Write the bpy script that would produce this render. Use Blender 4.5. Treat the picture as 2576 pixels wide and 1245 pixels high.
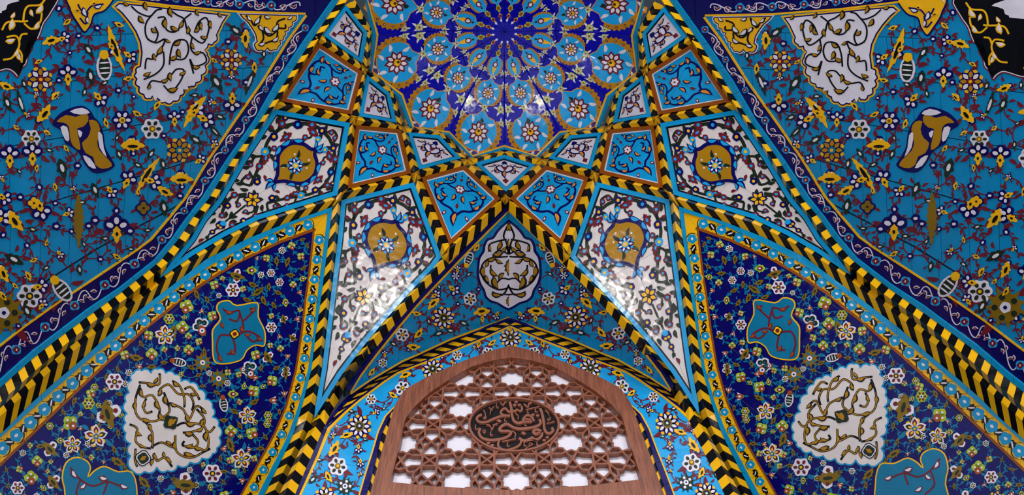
import bpy, math, random
from mathutils import Vector, Matrix

# ------------------------------------------------------------------ camera, light, exposure
S, EYE = 6.0, 1.6                      # metres from the eye up to the star-net, eye height
FPX, PITCH, YAW, ROLL, CX = 2000.0, 1.09, -0.05700893, -0.05382862, -0.01897998
scene = bpy.context.scene
col = scene.collection
for o in list(bpy.data.objects):
    bpy.data.objects.remove(o)
_f = Vector((0, math.cos(PITCH), math.sin(PITCH))); _u = Vector((0, -math.sin(PITCH), math.cos(PITCH))); _r = Vector((1, 0, 0))
_r, _u = _r * math.cos(ROLL) + _u * math.sin(ROLL), -_r * math.sin(ROLL) + _u * math.cos(ROLL)
_Z = Matrix.Rotation(YAW, 3, 'Z')
RX, UX, FX = _Z @ _r, _Z @ _u, _Z @ _f
CAM = Vector((CX * S, 0, EYE))
cd = bpy.data.cameras.new('camera'); cam = bpy.data.objects.new('camera', cd); col.objects.link(cam)
cd.sensor_width = 36.0; cd.lens = 36.0 * FPX / 2576.0; cd.clip_end = 200
cam.matrix_world = Matrix(((RX.x, UX.x, -FX.x, CAM.x), (RX.y, UX.y, -FX.y, CAM.y), (RX.z, UX.z, -FX.z, CAM.z), (0, 0, 0, 1)))
scene.camera = cam

world = bpy.data.worlds.new('world'); scene.world = world; world.use_nodes = True
world.node_tree.nodes['Background'].inputs[0].default_value = (0.62, 0.72, 0.9, 1)
world.node_tree.nodes['Background'].inputs[1].default_value = 0.1
def area(name, loc, target, sx, sy, power, rgb):
    ld = bpy.data.lights.new(name, 'AREA'); ld.shape = 'RECTANGLE'; ld.size = sx; ld.size_y = sy; ld.energy = power; ld.color = rgb
    o = bpy.data.objects.new(name, ld); col.objects.link(o); o.location = loc
    o.rotation_euler = (Vector(target) - Vector(loc)).to_track_quat('-Z', 'Y').to_euler()
    return o
area('opening_daylight', (0, -5.5, 9.0), (0, -5.3, 0.0), 8.0, 5.0, 3000, (0.97, 0.97, 1.0))
for sx in (-1, 1):
    area('hall_lamp', (sx * 3.6, -2.2, 2.6), (-sx * .3, 1.4, 7.2), 0.6, 0.6, 130, (1.0, 0.95, 0.9))
scene.view_settings.view_transform = 'Standard'; scene.view_settings.look = 'None'
scene.view_settings.exposure = -0.6; scene.view_settings.gamma = 1.0; scene.view_settings.use_curve_mapping = False

# ------------------------------------------------------------------ materials
MATS = {}
def hexlin(h):
    c = [int(h[i:i + 2], 16) / 255 for i in (0, 2, 4)]
    return [x / 12.92 if x <= 0.04045 else ((x + 0.055) / 1.055) ** 2.4 for x in c]
def glaze(name, h, rough=0.16, bump=0.12, var=0.16, scale=9.0, spec=0.3):
    m = bpy.data.materials.new(name); m.use_nodes = True; nt = m.node_tree; N = nt.nodes; L = nt.links
    b = N['Principled BSDF']; b.inputs['Roughness'].default_value = rough; b.inputs['Specular IOR Level'].default_value = spec
    g = N.new('ShaderNodeNewGeometry'); n1 = N.new('ShaderNodeTexNoise'); n1.inputs['Scale'].default_value = scale; n1.inputs['Detail'].default_value = 3
    L.new(g.outputs['Position'], n1.inputs['Vector'])
    mx = N.new('ShaderNodeMix'); mx.data_type = 'RGBA'; c = hexlin(h)
    mx.inputs['A'].default_value = [x * (1 - var) for x in c] + [1]; mx.inputs['B'].default_value = [min(1, x * (1 + var)) for x in c] + [1]
    L.new(n1.outputs['Fac'], mx.inputs['Factor']); L.new(mx.outputs['Result'], b.inputs['Base Color'])
    n2 = N.new('ShaderNodeTexNoise'); n2.inputs['Scale'].default_value = 7.0; n2.inputs['Detail'].default_value = 2
    L.new(g.outputs['Position'], n2.inputs['Vector'])
    bp = N.new('ShaderNodeBump'); bp.inputs['Strength'].default_value = bump; bp.inputs['Distance'].default_value = 0.05
    L.new(n2.outputs['Fac'], bp.inputs['Height']); L.new(bp.outputs['Normal'], b.inputs['Normal'])
    MATS[name] = m
    return m
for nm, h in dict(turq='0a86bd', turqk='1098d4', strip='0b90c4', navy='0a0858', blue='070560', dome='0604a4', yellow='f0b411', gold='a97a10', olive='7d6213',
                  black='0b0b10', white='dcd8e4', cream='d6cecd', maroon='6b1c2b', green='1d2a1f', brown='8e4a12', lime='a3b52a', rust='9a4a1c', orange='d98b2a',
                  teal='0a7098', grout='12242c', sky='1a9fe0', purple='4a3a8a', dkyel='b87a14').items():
    glaze(nm, h)
def wood():
    m = bpy.data.materials.new('walnut'); m.use_nodes = True; nt = m.node_tree; N = nt.nodes; L = nt.links; b = N['Principled BSDF']
    g = N.new('ShaderNodeNewGeometry'); mp = N.new('ShaderNodeMapping'); mp.inputs['Scale'].default_value = (38, 38, 3)
    L.new(g.outputs['Position'], mp.inputs['Vector']); n = N.new('ShaderNodeTexNoise'); n.inputs['Scale'].default_value = 2.2; n.inputs['Detail'].default_value = 6
    L.new(mp.outputs['Vector'], n.inputs['Vector']); r = N.new('ShaderNodeValToRGB')
    r.color_ramp.elements[0].color = hexlin('5e2f1c') + [1]; r.color_ramp.elements[1].color = hexlin('9c5a3d') + [1]
    r.color_ramp.elements[0].position = .25; r.color_ramp.elements[1].position = .75
    L.new(n.outputs['Fac'], r.inputs['Fac']); L.new(r.outputs['Color'], b.inputs['Base Color']); b.inputs['Roughness'].default_value = .42
    MATS['wood'] = m
wood()
glaze('floor', 'd6d4d6', rough=.3, bump=.0, var=.05, scale=1.5); glaze('letter', '8c5644', rough=.4, bump=.02); glaze('ink', '0a0809', rough=.35, bump=.02); glaze('marble', 'e6e3ee', rough=.07, bump=.03, var=.05, scale=4)

# ------------------------------------------------------------------ rays, planes
def ray(x, y):
    return RX * ((x - 1288) / FPX) + UX * ((622.5 - y) / FPX) + FX
class Plane:
    def __init__(self, o, n):
        self.o = Vector(o); self.n = Vector(n).normalized()
        if (CAM - self.o).dot(self.n) < 0: self.n = -self.n
    def p(self, x, y, off=0.0):
        d = ray(x, y); t = (self.o - CAM).dot(self.n) / d.dot(self.n)
        return CAM + d * t + self.n * off
def at_z(x, y, z):
    d = ray(x, y); return CAM + d * (z * S / d.z)
def plane3(a, b, c):
    return Plane(a, (b - a).cross(c - a))
def plane_fit(ps):
    c = sum(ps, Vector()) / len(ps)
    return Plane(c, (ps[2] - ps[0]).cross(ps[3] - ps[1]))
Z0, Z1, Z2, Z3, ZD = 1.03, 1.0, .965, .90, 1.09
node = {('1', 15): at_z(1177, 402, Z1), ('1', 45): at_z(1013.5, 322, Z1), ('1', 75): at_z(917, 173.5, Z1), ('1', 105): at_z(870, 3, Z1),
        ('2', 0): at_z(1272, 491.5, Z2), ('2', 30): at_z(1046, 435.5, Z2), ('2', 60): at_z(892, 294.5, Z2), ('2', 90): at_z(799, 99, Z2),
        ('3', 15): at_z(1130, 624, Z3), ('3', 45): at_z(859, 487, Z3), ('3', 75): at_z(694.5, 267.5, Z3),
        ('0', 0): at_z(1270, 382, Z0), ('0', 30): at_z(1112, 334, Z0), ('0', 60): at_z(984, 229, Z0), ('0', 90): at_z(933, 76, Z0)}
YW = .6 * S
WALL = Plane((0, YW, 0), (0, -1, 0))
TB = WALL.p(790, 1051); ZT = (TB.z - EYE) / S
TA = at_z(402, 700, ZT)
WAP = WALL.p(1280, 796); WAP.x = 0
A2 = node['2', 0].copy(); A2.x = 0
SIDE = Plane(TA, (node['2', 90] - TA).cross(Vector((0, 1, 0))))
DIAG = plane3(node['3', 45], TA, TB)
SQ = plane3(A2, TB, WAP)
def mx_(v): return Vector((-v.x, v.y, v.z))
KP = {('s', 0): plane_fit([node['0', 0], node['1', 15], node['2', 0], mx_(node['1', 15])]),
      ('s', 30): plane_fit([node['0', 30], node['1', 15], node['2', 30], node['1', 45]]),
      ('s', 60): plane_fit([node['0', 60], node['1', 45], node['2', 60], node['1', 75]]),
      ('s', 90): plane_fit([node['0', 90], node['1', 75], node['2', 90], node['1', 105]]),
      ('b', 15): plane_fit([node['1', 15], node['2', 0], node['3', 15], node['2', 30]]),
      ('b', 45): plane_fit([node['1', 45], node['2', 30], node['3', 45], node['2', 60]]),
      ('b', 75): plane_fit([node['1', 75], node['2', 60], node['3', 75], node['2', 90]]),
      ('g', 30): plane_fit([node['2', 30], node['3', 15], TB, node['3', 45]]),
      ('g', 60): plane_fit([node['2', 60], node['3', 45], TA, node['3', 75]])}
def axis(surf, y, x0=0.0):              # pixel column of the symmetry plane on a surface
    x = 1280.0
    for _ in range(6):
        a = surf.p(x, y).x - x0; b = surf.p(x + 1, y).x - x0; x -= a / (b - a)
    return x

# ------------------------------------------------------------------ 2D helpers
rnd = random.Random(7)
def lerp(a, b, t): return (a[0] + (b[0] - a[0]) * t, a[1] + (b[1] - a[1]) * t)
def area2(p): return sum(p[i - 1][0] * p[i][1] - p[i][0] * p[i - 1][1] for i in range(len(p))) / 2
def smooth(p, closed=True, k=4):
    n = len(p); out = []
    rng = range(n) if closed else range(n - 1)
    for i in rng:
        if closed: a, b, c, d = p[i - 1], p[i], p[(i + 1) % n], p[(i + 2) % n]
        else: a, b, c, d = p[max(i - 1, 0)], p[i], p[i + 1], p[min(i + 2, n - 1)]
        for j in range(k):
            t = j / k; t2 = t * t; t3 = t2 * t
            out.append(tuple(.5 * (2 * b[q] + (c[q] - a[q]) * t + (2 * a[q] - 5 * b[q] + 4 * c[q] - d[q]) * t2 + (3 * b[q] - a[q] - 3 * c[q] + d[q]) * t3) for q in (0, 1)))
    if not closed: out.append(p[-1])
    return out
def inset(p, d, mk_=.3):                         # positive shrinks
    s = 1 if area2(p) > 0 else -1; n = len(p); out = []
    for i in range(n):
        a, b, c = p[i - 1], p[i], p[(i + 1) % n]
        e1 = (b[0] - a[0], b[1] - a[1]); e2 = (c[0] - b[0], c[1] - b[1])
        l1 = math.hypot(*e1) or 1e-6; l2 = math.hypot(*e2) or 1e-6
        n1 = (-e1[1] / l1 * s, e1[0] / l1 * s); n2 = (-e2[1] / l2 * s, e2[0] / l2 * s)
        k = 1 + n1[0] * n2[0] + n1[1] * n2[1]; k = max(k, mk_)
        out.append((b[0] + (n1[0] + n2[0]) / k * d, b[1] + (n1[1] + n2[1]) / k * d))
    return out
def clip_convex(poly, cell):
    if area2(cell) < 0: cell = cell[::-1]
    out = list(poly)
    for i in range(len(cell)):
        a, b = cell[i - 1], cell[i]; inp = out; out = []
        if not inp: break
        def side(q): return (b[0] - a[0]) * (q[1] - a[1]) - (b[1] - a[1]) * (q[0] - a[0])
        for j in range(len(inp)):
            p, q = inp[j - 1], inp[j]; sp, sq = side(p), side(q)
            if (sp >= 0) != (sq >= 0): out.append(lerp(p, q, sp / (sp - sq)))
            if sq >= 0: out.append(q)
    return out
def inside(pt, poly):
    c = False
    for i in range(len(poly)):
        a, b = poly[i - 1], poly[i]
        if (a[1] > pt[1]) != (b[1] > pt[1]) and pt[0] < (b[0] - a[0]) * (pt[1] - a[1]) / (b[1] - a[1]) + a[0]: c = not c
    return c
class Path:
    def __init__(self, pts):
        self.p = pts; self.s = [0]
        for i in range(1, len(pts)): self.s.append(self.s[-1] + math.dist(pts[i - 1][:2], pts[i][:2]))
        self.L = self.s[-1]
    def loc(self, t):
        d = min(max(t, 0), 1) * self.L
        for i in range(1, len(self.s)):
            if d <= self.s[i] + 1e-9: return i, (d - self.s[i - 1]) / max(self.s[i] - self.s[i - 1], 1e-9)
        return len(self.s) - 1, 1.0
    def at(self, t):
        i, k = self.loc(t); return lerp(self.p[i - 1], self.p[i], k)
    def ang(self, t):
        a, b = self.at(t - .01), self.at(t + .01); return math.atan2(b[1] - a[1], b[0] - a[0])
def homog(src, dst):                     # projective map of 4 points
    A = []; bb = []
    for (x, y), (u, v) in zip(src, dst):
        A.append([x, y, 1, 0, 0, 0, -u * x, -u * y]); bb.append(u); A.append([0, 0, 0, x, y, 1, -v * x, -v * y]); bb.append(v)
    n = 8
    for i in range(n):
        k = max(range(i, n), key=lambda q: abs(A[q][i])); A[i], A[k] = A[k], A[i]; bb[i], bb[k] = bb[k], bb[i]
        for j in range(i + 1, n):
            f = A[j][i] / A[i][i]
            for q in range(i, n): A[j][q] -= f * A[i][q]
            bb[j] -= f * bb[i]
    h = [0] * 8
    for i in range(n - 1, -1, -1): h[i] = (bb[i] - sum(A[i][q] * h[q] for q in range(i + 1, n))) / A[i][i]
    def f(p):
        w = h[6] * p[0] + h[7] * p[1] + 1
        return ((h[0] * p[0] + h[1] * p[1] + h[2]) / w, (h[3] * p[0] + h[4] * p[1] + h[5]) / w)
    return f

# ------------------------------------------------------------------ meshes and objects
LS = 0.0016
class MB:
    def __init__(self): self.v = []; self.f = []; self.m = []; self.names = []
    def mi(self, m):
        if m not in self.names: self.names.append(m)
        return self.names.index(m)
    def face(self, pts, m):
        k = len(self.v); self.v += [tuple(p) for p in pts]; self.f.append(tuple(range(k, k + len(pts)))); self.m.append(self.mi(m))
    def slab(self, top, bot, m):         # polygon with a skirt down to bot
        k = len(self.v); n = len(top); self.v += [tuple(p) for p in top] + [tuple(p) for p in bot]; i = self.mi(m)
        self.f.append(tuple(range(k, k + n))); self.m.append(i)
        for j in range(n):
            q = (j + 1) % n; self.f.append((k + q, k + j, k + n + j, k + n + q)); self.m.append(i)
    def poly(self, surf, pts, m, off=0.0, depth=LS):
        if len(pts) < 3: return
        a = area2(pts)
        if abs(a) < .02 * surf_unit(surf): return
        if a > 0: pts = pts[::-1]
        if getattr(surf, 'curved', False):
            cx = sum(p[0] for p in pts) / len(pts); cy = sum(p[1] for p in pts) / len(pts); ext = max(math.dist(p, (cx, cy)) for p in pts); k = 1 + int(ext / .045); n = len(pts)
            for j in range(k):
                f0, f1 = j / k, (j + 1) / k
                for i in range(n):
                    a_, b_ = pts[i - 1], pts[i]; g = lambda p, f: surf.p(cx + (p[0] - cx) * f, cy + (p[1] - cy) * f, off)
                    self.face([g(a_, f1), g(b_, f1), g(b_, f0)] + ([g(a_, f0)] if j else []), m)
            return
        self.slab([surf.p(x, y, off) for x, y in pts], [surf.p(x, y, off - depth) for x, y in pts], m)
def surf_unit(s): return getattr(s, 'unit', 1.0)
WORLD = {}
def setp(o, label=None, cat=None, group=None, kind=None):
    for k, v in (('label', label), ('category', cat), ('group', group), ('kind', kind)):
        if v: o[k] = v
    return o
def mk(name, mb, parent=None, label=None):
    if not mb.v: return None
    c = Vector((0, 0, 0))
    for v in mb.v: c += Vector(v)
    c /= len(mb.v)
    me = bpy.data.meshes.new(name); me.from_pydata([tuple(Vector(v) - c) for v in mb.v], [], mb.f)
    for n in mb.names: me.materials.append(MATS[n])
    me.polygons.foreach_set('material_index', mb.m); me.update()
    o = bpy.data.objects.new(name, me); col.objects.link(o); WORLD[o] = c
    if parent: o.parent = parent; o.location = c - WORLD[parent]
    else: o.location = c
    if label: o['label'] = label
    return o
def thing(name, label, cat, loc, kind=None, group=None):
    o = bpy.data.objects.new(name, None); o.empty_display_size = .05; col.objects.link(o); o.location = loc; WORLD[o] = Vector(loc)
    return setp(o, label, cat, group, kind)
KIDS = {}
def kids(o):
    if not KIDS:
        for x in bpy.data.objects:
            if x.parent: KIDS.setdefault(x.parent, []).append(x)
    return KIDS.get(o, [])
def copy_tree(o, parent=None):
    c = o.copy(); col.objects.link(c); c.parent = parent
    for ch in list(kids(o)): copy_tree(ch, c)
    return c
def mirror(root, label, name=None):
    c = copy_tree(root); c.location.x = -root.location.x; c.scale.x = -1; c['label'] = label
    if name: c.name = name
    return c
def mirror_part(o):                      # child of a root that stands on the symmetry plane
    c = copy_tree(o, o.parent); c.location.x = -o.location.x; c.scale.x = -1
    return c

# ------------------------------------------------------------------ drawing primitives (unit motifs)
def circ(x, y, r, n=12, sy=1.0, a=0.0):
    ca, sa = math.cos(a), math.sin(a); out = []
    for i in range(n):
        t = 2 * math.pi * i / n; u, v = r * math.cos(t), r * sy * math.sin(t); out.append((x + u * ca - v * sa, y + u * sa + v * ca))
    return out
def pet(a, r0, r1, w, tip=.0):
    L = r1 - r0; pr = [(0, 0), (.18, .33), (.4, .5), (.62, .46), (.82, .26), (1, tip)]
    pts = [(r0 + u * L, v * w) for u, v in pr] + [(r0 + u * L, -v * w) for u, v in pr[::-1][(0 if tip else 1):-1]]
    ca, sa = math.cos(a), math.sin(a); return [(x * ca - y * sa, x * sa + y * ca) for x, y in pts]
def scal(n, r, amp, m=5, ph=0.0):
    return [(r * (1 - amp + amp * abs(math.cos(n * t / 2))) * math.cos(t + ph), r * (1 - amp + amp * abs(math.cos(n * t / 2))) * math.sin(t + ph)) for t in [2 * math.pi * i / (n * m) for i in range(n * m)]]
def serr(L, w, n=5, bend=.0):
    up = []; dn = []
    for i in range(n):
        t0 = i / n; t1 = (i + .75) / n; h0 = w * math.sin(math.pi * min(1, t0 * .95 + .04)) * .4; h1 = w * math.sin(math.pi * (t1 * .92 + .04)) * .62
        up += [(t0, h0), (t1, h1)]; dn += [(t0, -h0), (t1, -h1)]
    pts = [(-.03, 0)] + up + [(1.06, 0)] + dn[::-1]
    return [((x - .5) * L, y + bend * math.sin(math.pi * x)) for x, y in pts]
def leafp(x, y, L, w, a, bend=.18):
    pr = [(0, 0), (.2, .4), (.45, .5), (.7, .36), (1, 0), (.7, -.3), (.45, -.42), (.2, -.34)]
    ca, sa = math.cos(a), math.sin(a); out = []
    for u, v in pr:
        px, py = u * L, v * w + bend * L * math.sin(math.pi * u * .9) * .6; out.append((x + px * ca - py * sa, y + px * sa + py * ca))
    return out
def strokep(pts, w, k=4, taper=True, smooth_it=True):
    q = smooth(pts, False, k) if smooth_it and len(pts) > 2 else list(pts)
    n = len(q); up = []; dn = []
    for i in range(n):
        a, b = q[max(i - 1, 0)], q[min(i + 1, n - 1)]; dx, dy = b[0] - a[0], b[1] - a[1]; l = math.hypot(dx, dy) or 1e-6
        t = i / max(n - 1, 1); ww = w / 2 * ((.35 + .65 * math.sin(math.pi * min(max(t, .03), .97)) ** .5) if taper else 1)
        up.append((q[i][0] - dy / l * ww, q[i][1] + dx / l * ww)); dn.append((q[i][0] + dy / l * ww, q[i][1] - dx / l * ww))
    return up + dn[::-1]
TAU = 2 * math.pi
def scallop(p, h=.22, k=5, rng=None):
    sg = 1 if area2(p) > 0 else -1; n = len(p); out = []
    for i in range(n):
        a, b = p[i], p[(i + 1) % n]; dx, dy = b[0] - a[0], b[1] - a[1]
        f = h if (rng is None or rng[0] <= i < rng[1]) else 0
        for j in range(k):
            t = j / k; e = f * math.sin(math.pi * t) ** .7 * sg; out.append((a[0] + dx * t + dy * e, a[1] + dy * t - dx * e))
    return out
def rays(n, ph=0.0): return [TAU * i / n + ph for i in range(n)]
def off2(p, x, y): return [(a + x, b + y) for a, b in p]
def rot2(p, a): return [(x * math.cos(a) - y * math.sin(a), x * math.sin(a) + y * math.cos(a)) for x, y in p]
def ros(o_='white', i_='green', c1='olive', c2='yellow', n=6):
    L = [(o_, scal(n, 1.0, .22), 0)]
    for a in rays(n): L.append((i_, off2(circ(0, 0, .23, 8, .72, a), .58 * math.cos(a), .58 * math.sin(a)), 1))
    return L + [(c1, circ(0, 0, .3, 10), 2), (c2, circ(0, 0, .15, 8), 3)]
def lotus(ball='yellow', p1='navy', p2='white', c1='olive', c2='green', n=9):
    L = [(ball, circ(.86 * math.cos(a), .86 * math.sin(a), .17, 7), 0) for a in rays(n, math.pi / n)]
    L += [(p1, pet(a, .1, 1.02, .56), 1) for a in rays(n)] + [(p2, pet(a, .38, .86, .24), 2) for a in rays(n)]
    return L + [(c1, circ(0, 0, .44, 12), 3), (c2, circ(0, 0, .31, 10), 4), ('white', circ(0, 0, .11, 7), 5)]
def star5(o_='white', i1='maroon', i2='green', ball='yellow'):
    L = [(ball, circ(.7 * math.cos(a), .7 * math.sin(a), .24, 8), 0) for a in rays(5, math.pi / 5)]
    for k, a in enumerate(rays(5, -math.pi / 2)): L += [(o_, pet(a, .08, 1.05, .66), 1), ((i1, i2)[k % 2], pet(a, .2, .86, .42), 2), ('yellow', pet(a, .24, .62, .2), 3)]
    return L + [('teal', circ(0, 0, .22, 9), 4), ('yellow', circ(0, 0, .11, 7), 5)]
def gold8(c='maroon', p1='gold', p2='white'):
    L = [('yellow', circ(.8 * math.cos(a), .8 * math.sin(a), .22, 7), 0) for a in rays(8, math.pi / 8)]
    for k, a in enumerate(rays(8)): L += [('navy', pet(a, .1, 1.0, .6), 1), ((p1, p2)[k % 2], pet(a, .3, .86, .34), 2)]
    return L + [(c, circ(0, 0, .3, 9), 3), ('yellow', circ(0, 0, .14, 7), 4)]
def tri(bud='yellow', p='navy', c='white'):
    L = []
    for a in (-math.pi / 2, -2.75, -.39): L += [(p, off2(scal(5, .48, .14, 3), .48 * math.cos(a), .48 * math.sin(a)), 0), (c, circ(.5 * math.cos(a), .5 * math.sin(a), .25, 8, .7, a), 1)]
    return L + [(bud, rot2(serr(1.15, .62, 3), math.pi / 2), 2) if False else (bud, off2(rot2(serr(1.1, .6, 3), math.pi / 2), 0, .45), 2), ('black', circ(0, .42, .15, 7, .7, 1.57), 3)]
def yleaf(c='yellow', k='black', ball=True):
    L = [('navy', off2(scal(5, .42, .15, 3), -.8, .1), 0), ('white', circ(-.85, .12, .2, 7, .7), 1)] if ball else []
    return L + [(c, serr(2.0, .95, 4, .16), 2), (k, circ(.0, .16, .42, 9, .42), 3)]
def gbud(c='green', k='white'):
    return [(c, serr(2.0, 1.0, 3), 0), (k, circ(-.05, 0, .42, 8, .45), 1)]
def lily():
    L = [('navy', off2(scal(6, .42, .15, 3), 0, -.55), 0), ('white', circ(-.15, -.6, .1, 6), 1), ('white', circ(.15, -.6, .1, 6), 1), ('navy', off2(scal(5, .32, .15, 3), .1, .7), 0), ('white', circ(.1, .72, .13, 6), 1)]
    return L + [('yellow', serr(2.1, 1.05, 5, -.1), 2), ('black', circ(0, .05, .5, 9, .3), 3)]
def lime(n=3, b='rust'):
    L = []
    for a in rays(n + 1, .5)[1:]: L += [('lime', off2(scal(5, .52, .12, 3), .45 * math.cos(a), .45 * math.sin(a)), 0), ('white', circ(.48 * math.cos(a), .48 * math.sin(a), .17, 6), 2)]
    a = .5; return L + [(b, off2(scal(4, .52, .1, 3), .45 * math.cos(a), .45 * math.sin(a)), 1), ('white', circ(.5 * math.cos(a), .5 * math.sin(a), .17, 6), 2)]
def limeros(): return ros('lime', 'maroon', 'white', 'navy', 6)
def limebud(): return [('lime', serr(2.0, 1.5, 3), 0), ('maroon', circ(0, 0, .55, 9, .8), 1), ('white', circ(.05, 0, .27, 7, .7), 2)]
def oleaf(c='olive', k='green', w=1.0): return [(c, serr(2.1, w, 4, .12), 1), (k, circ(0, .12, .45, 8, .36), 2)]
def oliw():
    return [('white', off2(scal(5, .5, .2, 3), -.1, -.5), 0), ('white', off2(scal(5, .5, .2, 3), .1, .55), 0), ('maroon', circ(-.1, -.55, .2, 6), 1), ('maroon', circ(.1, .6, .2, 6), 1)] + oleaf()
def fish(a='white', b='green', cap='yellow'):
    L = [(a, circ(0, 0, 1.0, 14, .58), 0), (b, circ(-.02, 0, .84, 12, .5), 1)]
    for x in (-.35, .05, .4): L.append(('white', off2(circ(0, 0, .4, 8, .16, 1.57), x, 0), 2))
    return L + [(cap, off2(scal(5, .36, .15, 3), -.95, 0), 3)]
def tul(c='rust'):
    return [('white', leafp(-.8, -.1, 1.6, .5, -.5), 0), ('white', leafp(-.8, .1, 1.6, .5, .5, -.18), 0), (c, circ(0, 0, .75, 12, .68), 1), ('white', circ(.05, 0, .34, 8, .6), 2)]
def whg():
    L = []
    for a in (-2.0, -.8, -3.3): L += [('white', off2(scal(5, .5, .18, 3), .5 * math.cos(a), .5 * math.sin(a)), 0), ('green', circ(.5 * math.cos(a), .5 * math.sin(a), .3, 8), 1), ('teal', circ(.42 * math.cos(a), .42 * math.sin(a), .12, 6), 2)]
    return L + [('rust', off2(rot2(circ(0, 0, .62, 10, .7), 1.2), .1, .5), 1), ('white', circ(.1, .5, .3, 8), 2), ('navy', circ(.1, .5, .11, 6), 3)]
def serstar(c='olive', k='teal'):
    return [(c, [(1.05 * (1 - .45 * (i % 2)) * math.cos(TAU * i / 22), 1.05 * (1 - .45 * (i % 2)) * math.sin(TAU * i / 22)) for i in range(22)], 0), (c, circ(0, 0, .72, 14), 1)] + \
           [(k, circ(.5 * math.cos(a), .5 * math.sin(a), .15, 7), 2) for a in rays(5)] + [('white', scal(5, .28, .2, 3), 2), ('navy', circ(0, 0, .1, 6), 3)]
def nball(): return [('navy', scal(5, .8, .16, 4), 0), ('white', circ(0, 0, .36, 8, .75), 1)]
def four(c='olive'): return [('navy', scal(4, 1.05, .3, 5), 0)] + [(c, circ(.45 * math.cos(a), .45 * math.sin(a), .36, 8), 1) for a in rays(4)] + [('black', circ(0, 0, .15, 6), 2)]
KINDS = dict(ros=ros, lotus=lotus, star5=star5, gold8=gold8, tri=tri, yleaf=yleaf, gbud=gbud, lily=lily, lime=lime, limeros=limeros, limebud=limebud, oleaf=oleaf, oliw=oliw, fish=fish,
             tul=tul, whg=whg, serstar=serstar, nball=nball, four=four)
NAMES = dict(ros='rosette', lotus='lotus_flower', star5='star_flower', gold8='gold_flower', tri='three_petal_flower', yleaf='yellow_leaf_flower', gbud='green_bud', lily='lily_flower', lime='lime_cluster',
             limeros='lime_rosette', limebud='lime_bud', oleaf='olive_leaf', oliw='olive_flower', fish='striped_bud', tul='tulip_bud', whg='trefoil_flower', serstar='serrated_flower', nball='round_bud', four='four_petal_flower')
def put(mb, surf, prims, x, y, r, rot=0.0, base=2, sx=1.0):
    ca, sa = math.cos(rot), math.sin(rot); e = base * LS + rnd.random() * LS * .5
    for m, pts, l in prims:
        mb.poly(surf, [(x + r * (u * sx * ca - v * sa), y + r * (u * sx * sa + v * ca)) for u, v in pts], m, e + l * LS, LS * 1.2)
def flower(surf, root, kind, x, y, r, rot=0.0, leaves=None, base=2, n=3, **kw):
    mb = MB()
    if leaves:
        a0 = rnd.random() * TAU
        for i in range(n):
            a = a0 + TAU * i / n + rnd.uniform(-.4, .4); q = leafp(x + r * .8 * math.cos(a), y + r * .8 * math.sin(a), r * rnd.uniform(.75, 1.1), r * .42, a + rnd.uniform(-.5, .5))
            mb.poly(surf, q, leaves, (base - .6) * LS + rnd.random() * LS * .4, LS)
    put(mb, surf, KINDS[kind](**kw), x, y, r, rot, base)
    return mk(NAMES[kind], mb, root)
def vines(surf, root, pts, mat, w, avoid=(), field=None, leafr=8.0, maxd=130, base=.8, every=31):
    n = len(pts); done = {0}; edges = []
    while len(done) < n:
        b = min(((math.dist(pts[i], pts[j]), i, j) for i in done for j in range(n) if j not in done), key=lambda q: q[0]); edges.append(b); done.add(b[2])
    have = {(min(i, j), max(i, j)) for _, i, j in edges}
    for i in range(n):
        for d, j in sorted((math.dist(pts[i], pts[j]), j) for j in range(n) if j != i)[:3]:
            k_ = (min(i, j), max(i, j))
            if k_ not in have and d < maxd * .6: have.add(k_); edges.append((d, i, j))
    for d, i, j in edges:
        if d > maxd or d < 6: continue
        a, c = pts[i], pts[j]; m = lerp(a, c, .5)
        bend = rnd.choice((-1, 1)) * d * rnd.uniform(.1, .26); nx, ny = -(c[1] - a[1]) / d, (c[0] - a[0]) / d; m = (m[0] + nx * bend, m[1] + ny * bend)
        if any(inside(m, p) or inside(lerp(a, c, .5), p) for p in avoid): continue
        if field and not inside(m, field): continue
        mb = MB(); st = [a, m, c]; e = base * LS + rnd.random() * LS * .5
        mb.poly(surf, strokep(st, w, 6, False), mat, e, LS)
        q = smooth(st, False, 8); k = max(1, int(d / every))
        for s in range(k):
            t = int((s + .6) / (k + .3) * (len(q) - 1)); t = min(max(t, 1), len(q) - 2); an = math.atan2(q[t + 1][1] - q[t - 1][1], q[t + 1][0] - q[t - 1][0])
            for sg in ((1, -1) if rnd.random() < .45 else (rnd.choice((1, -1)),)):
                mb.poly(surf, leafp(q[t][0], q[t][1], leafr * rnd.uniform(1.3, 2.1), leafr * .75, an + sg * rnd.uniform(.5, 1.1), .14 * sg), mat, e + LS * .5, LS)
        mk('vine', mb, root)
def sheet(surf, root, name, pts, mat, off=0.0, depth=.01):
    mb = MB(); mb.poly(surf, pts, mat, off, depth); return mk(name, mb, root)
def tiles(surf, root, poly, cells, mat, gap=.7, off=0.0, depth=.008, name='tile'):
    out = []
    for c in cells:
        c2 = inset(c, gap); q = clip_convex(poly, c2)
        if len(q) > 2 and abs(area2(q)) > 20 * surf_unit(surf):
            mb = MB(); mb.poly(surf, q, mat, off, depth); out.append(mk(name, mb, root))
    return out
def grid(cx, cy, ang, su, sv, nu, nv):
    ca, sa = math.cos(ang), math.sin(ang); out = []
    for i in range(-nu, nu):
        for j in range(-nv, nv):
            out.append([(cx + u * ca - v * sa, cy + u * sa + v * ca) for u, v in ((i * su, j * sv), ((i + 1) * su, j * sv), ((i + 1) * su, (j + 1) * sv), (i * su, (j + 1) * sv))])
    return out
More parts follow.
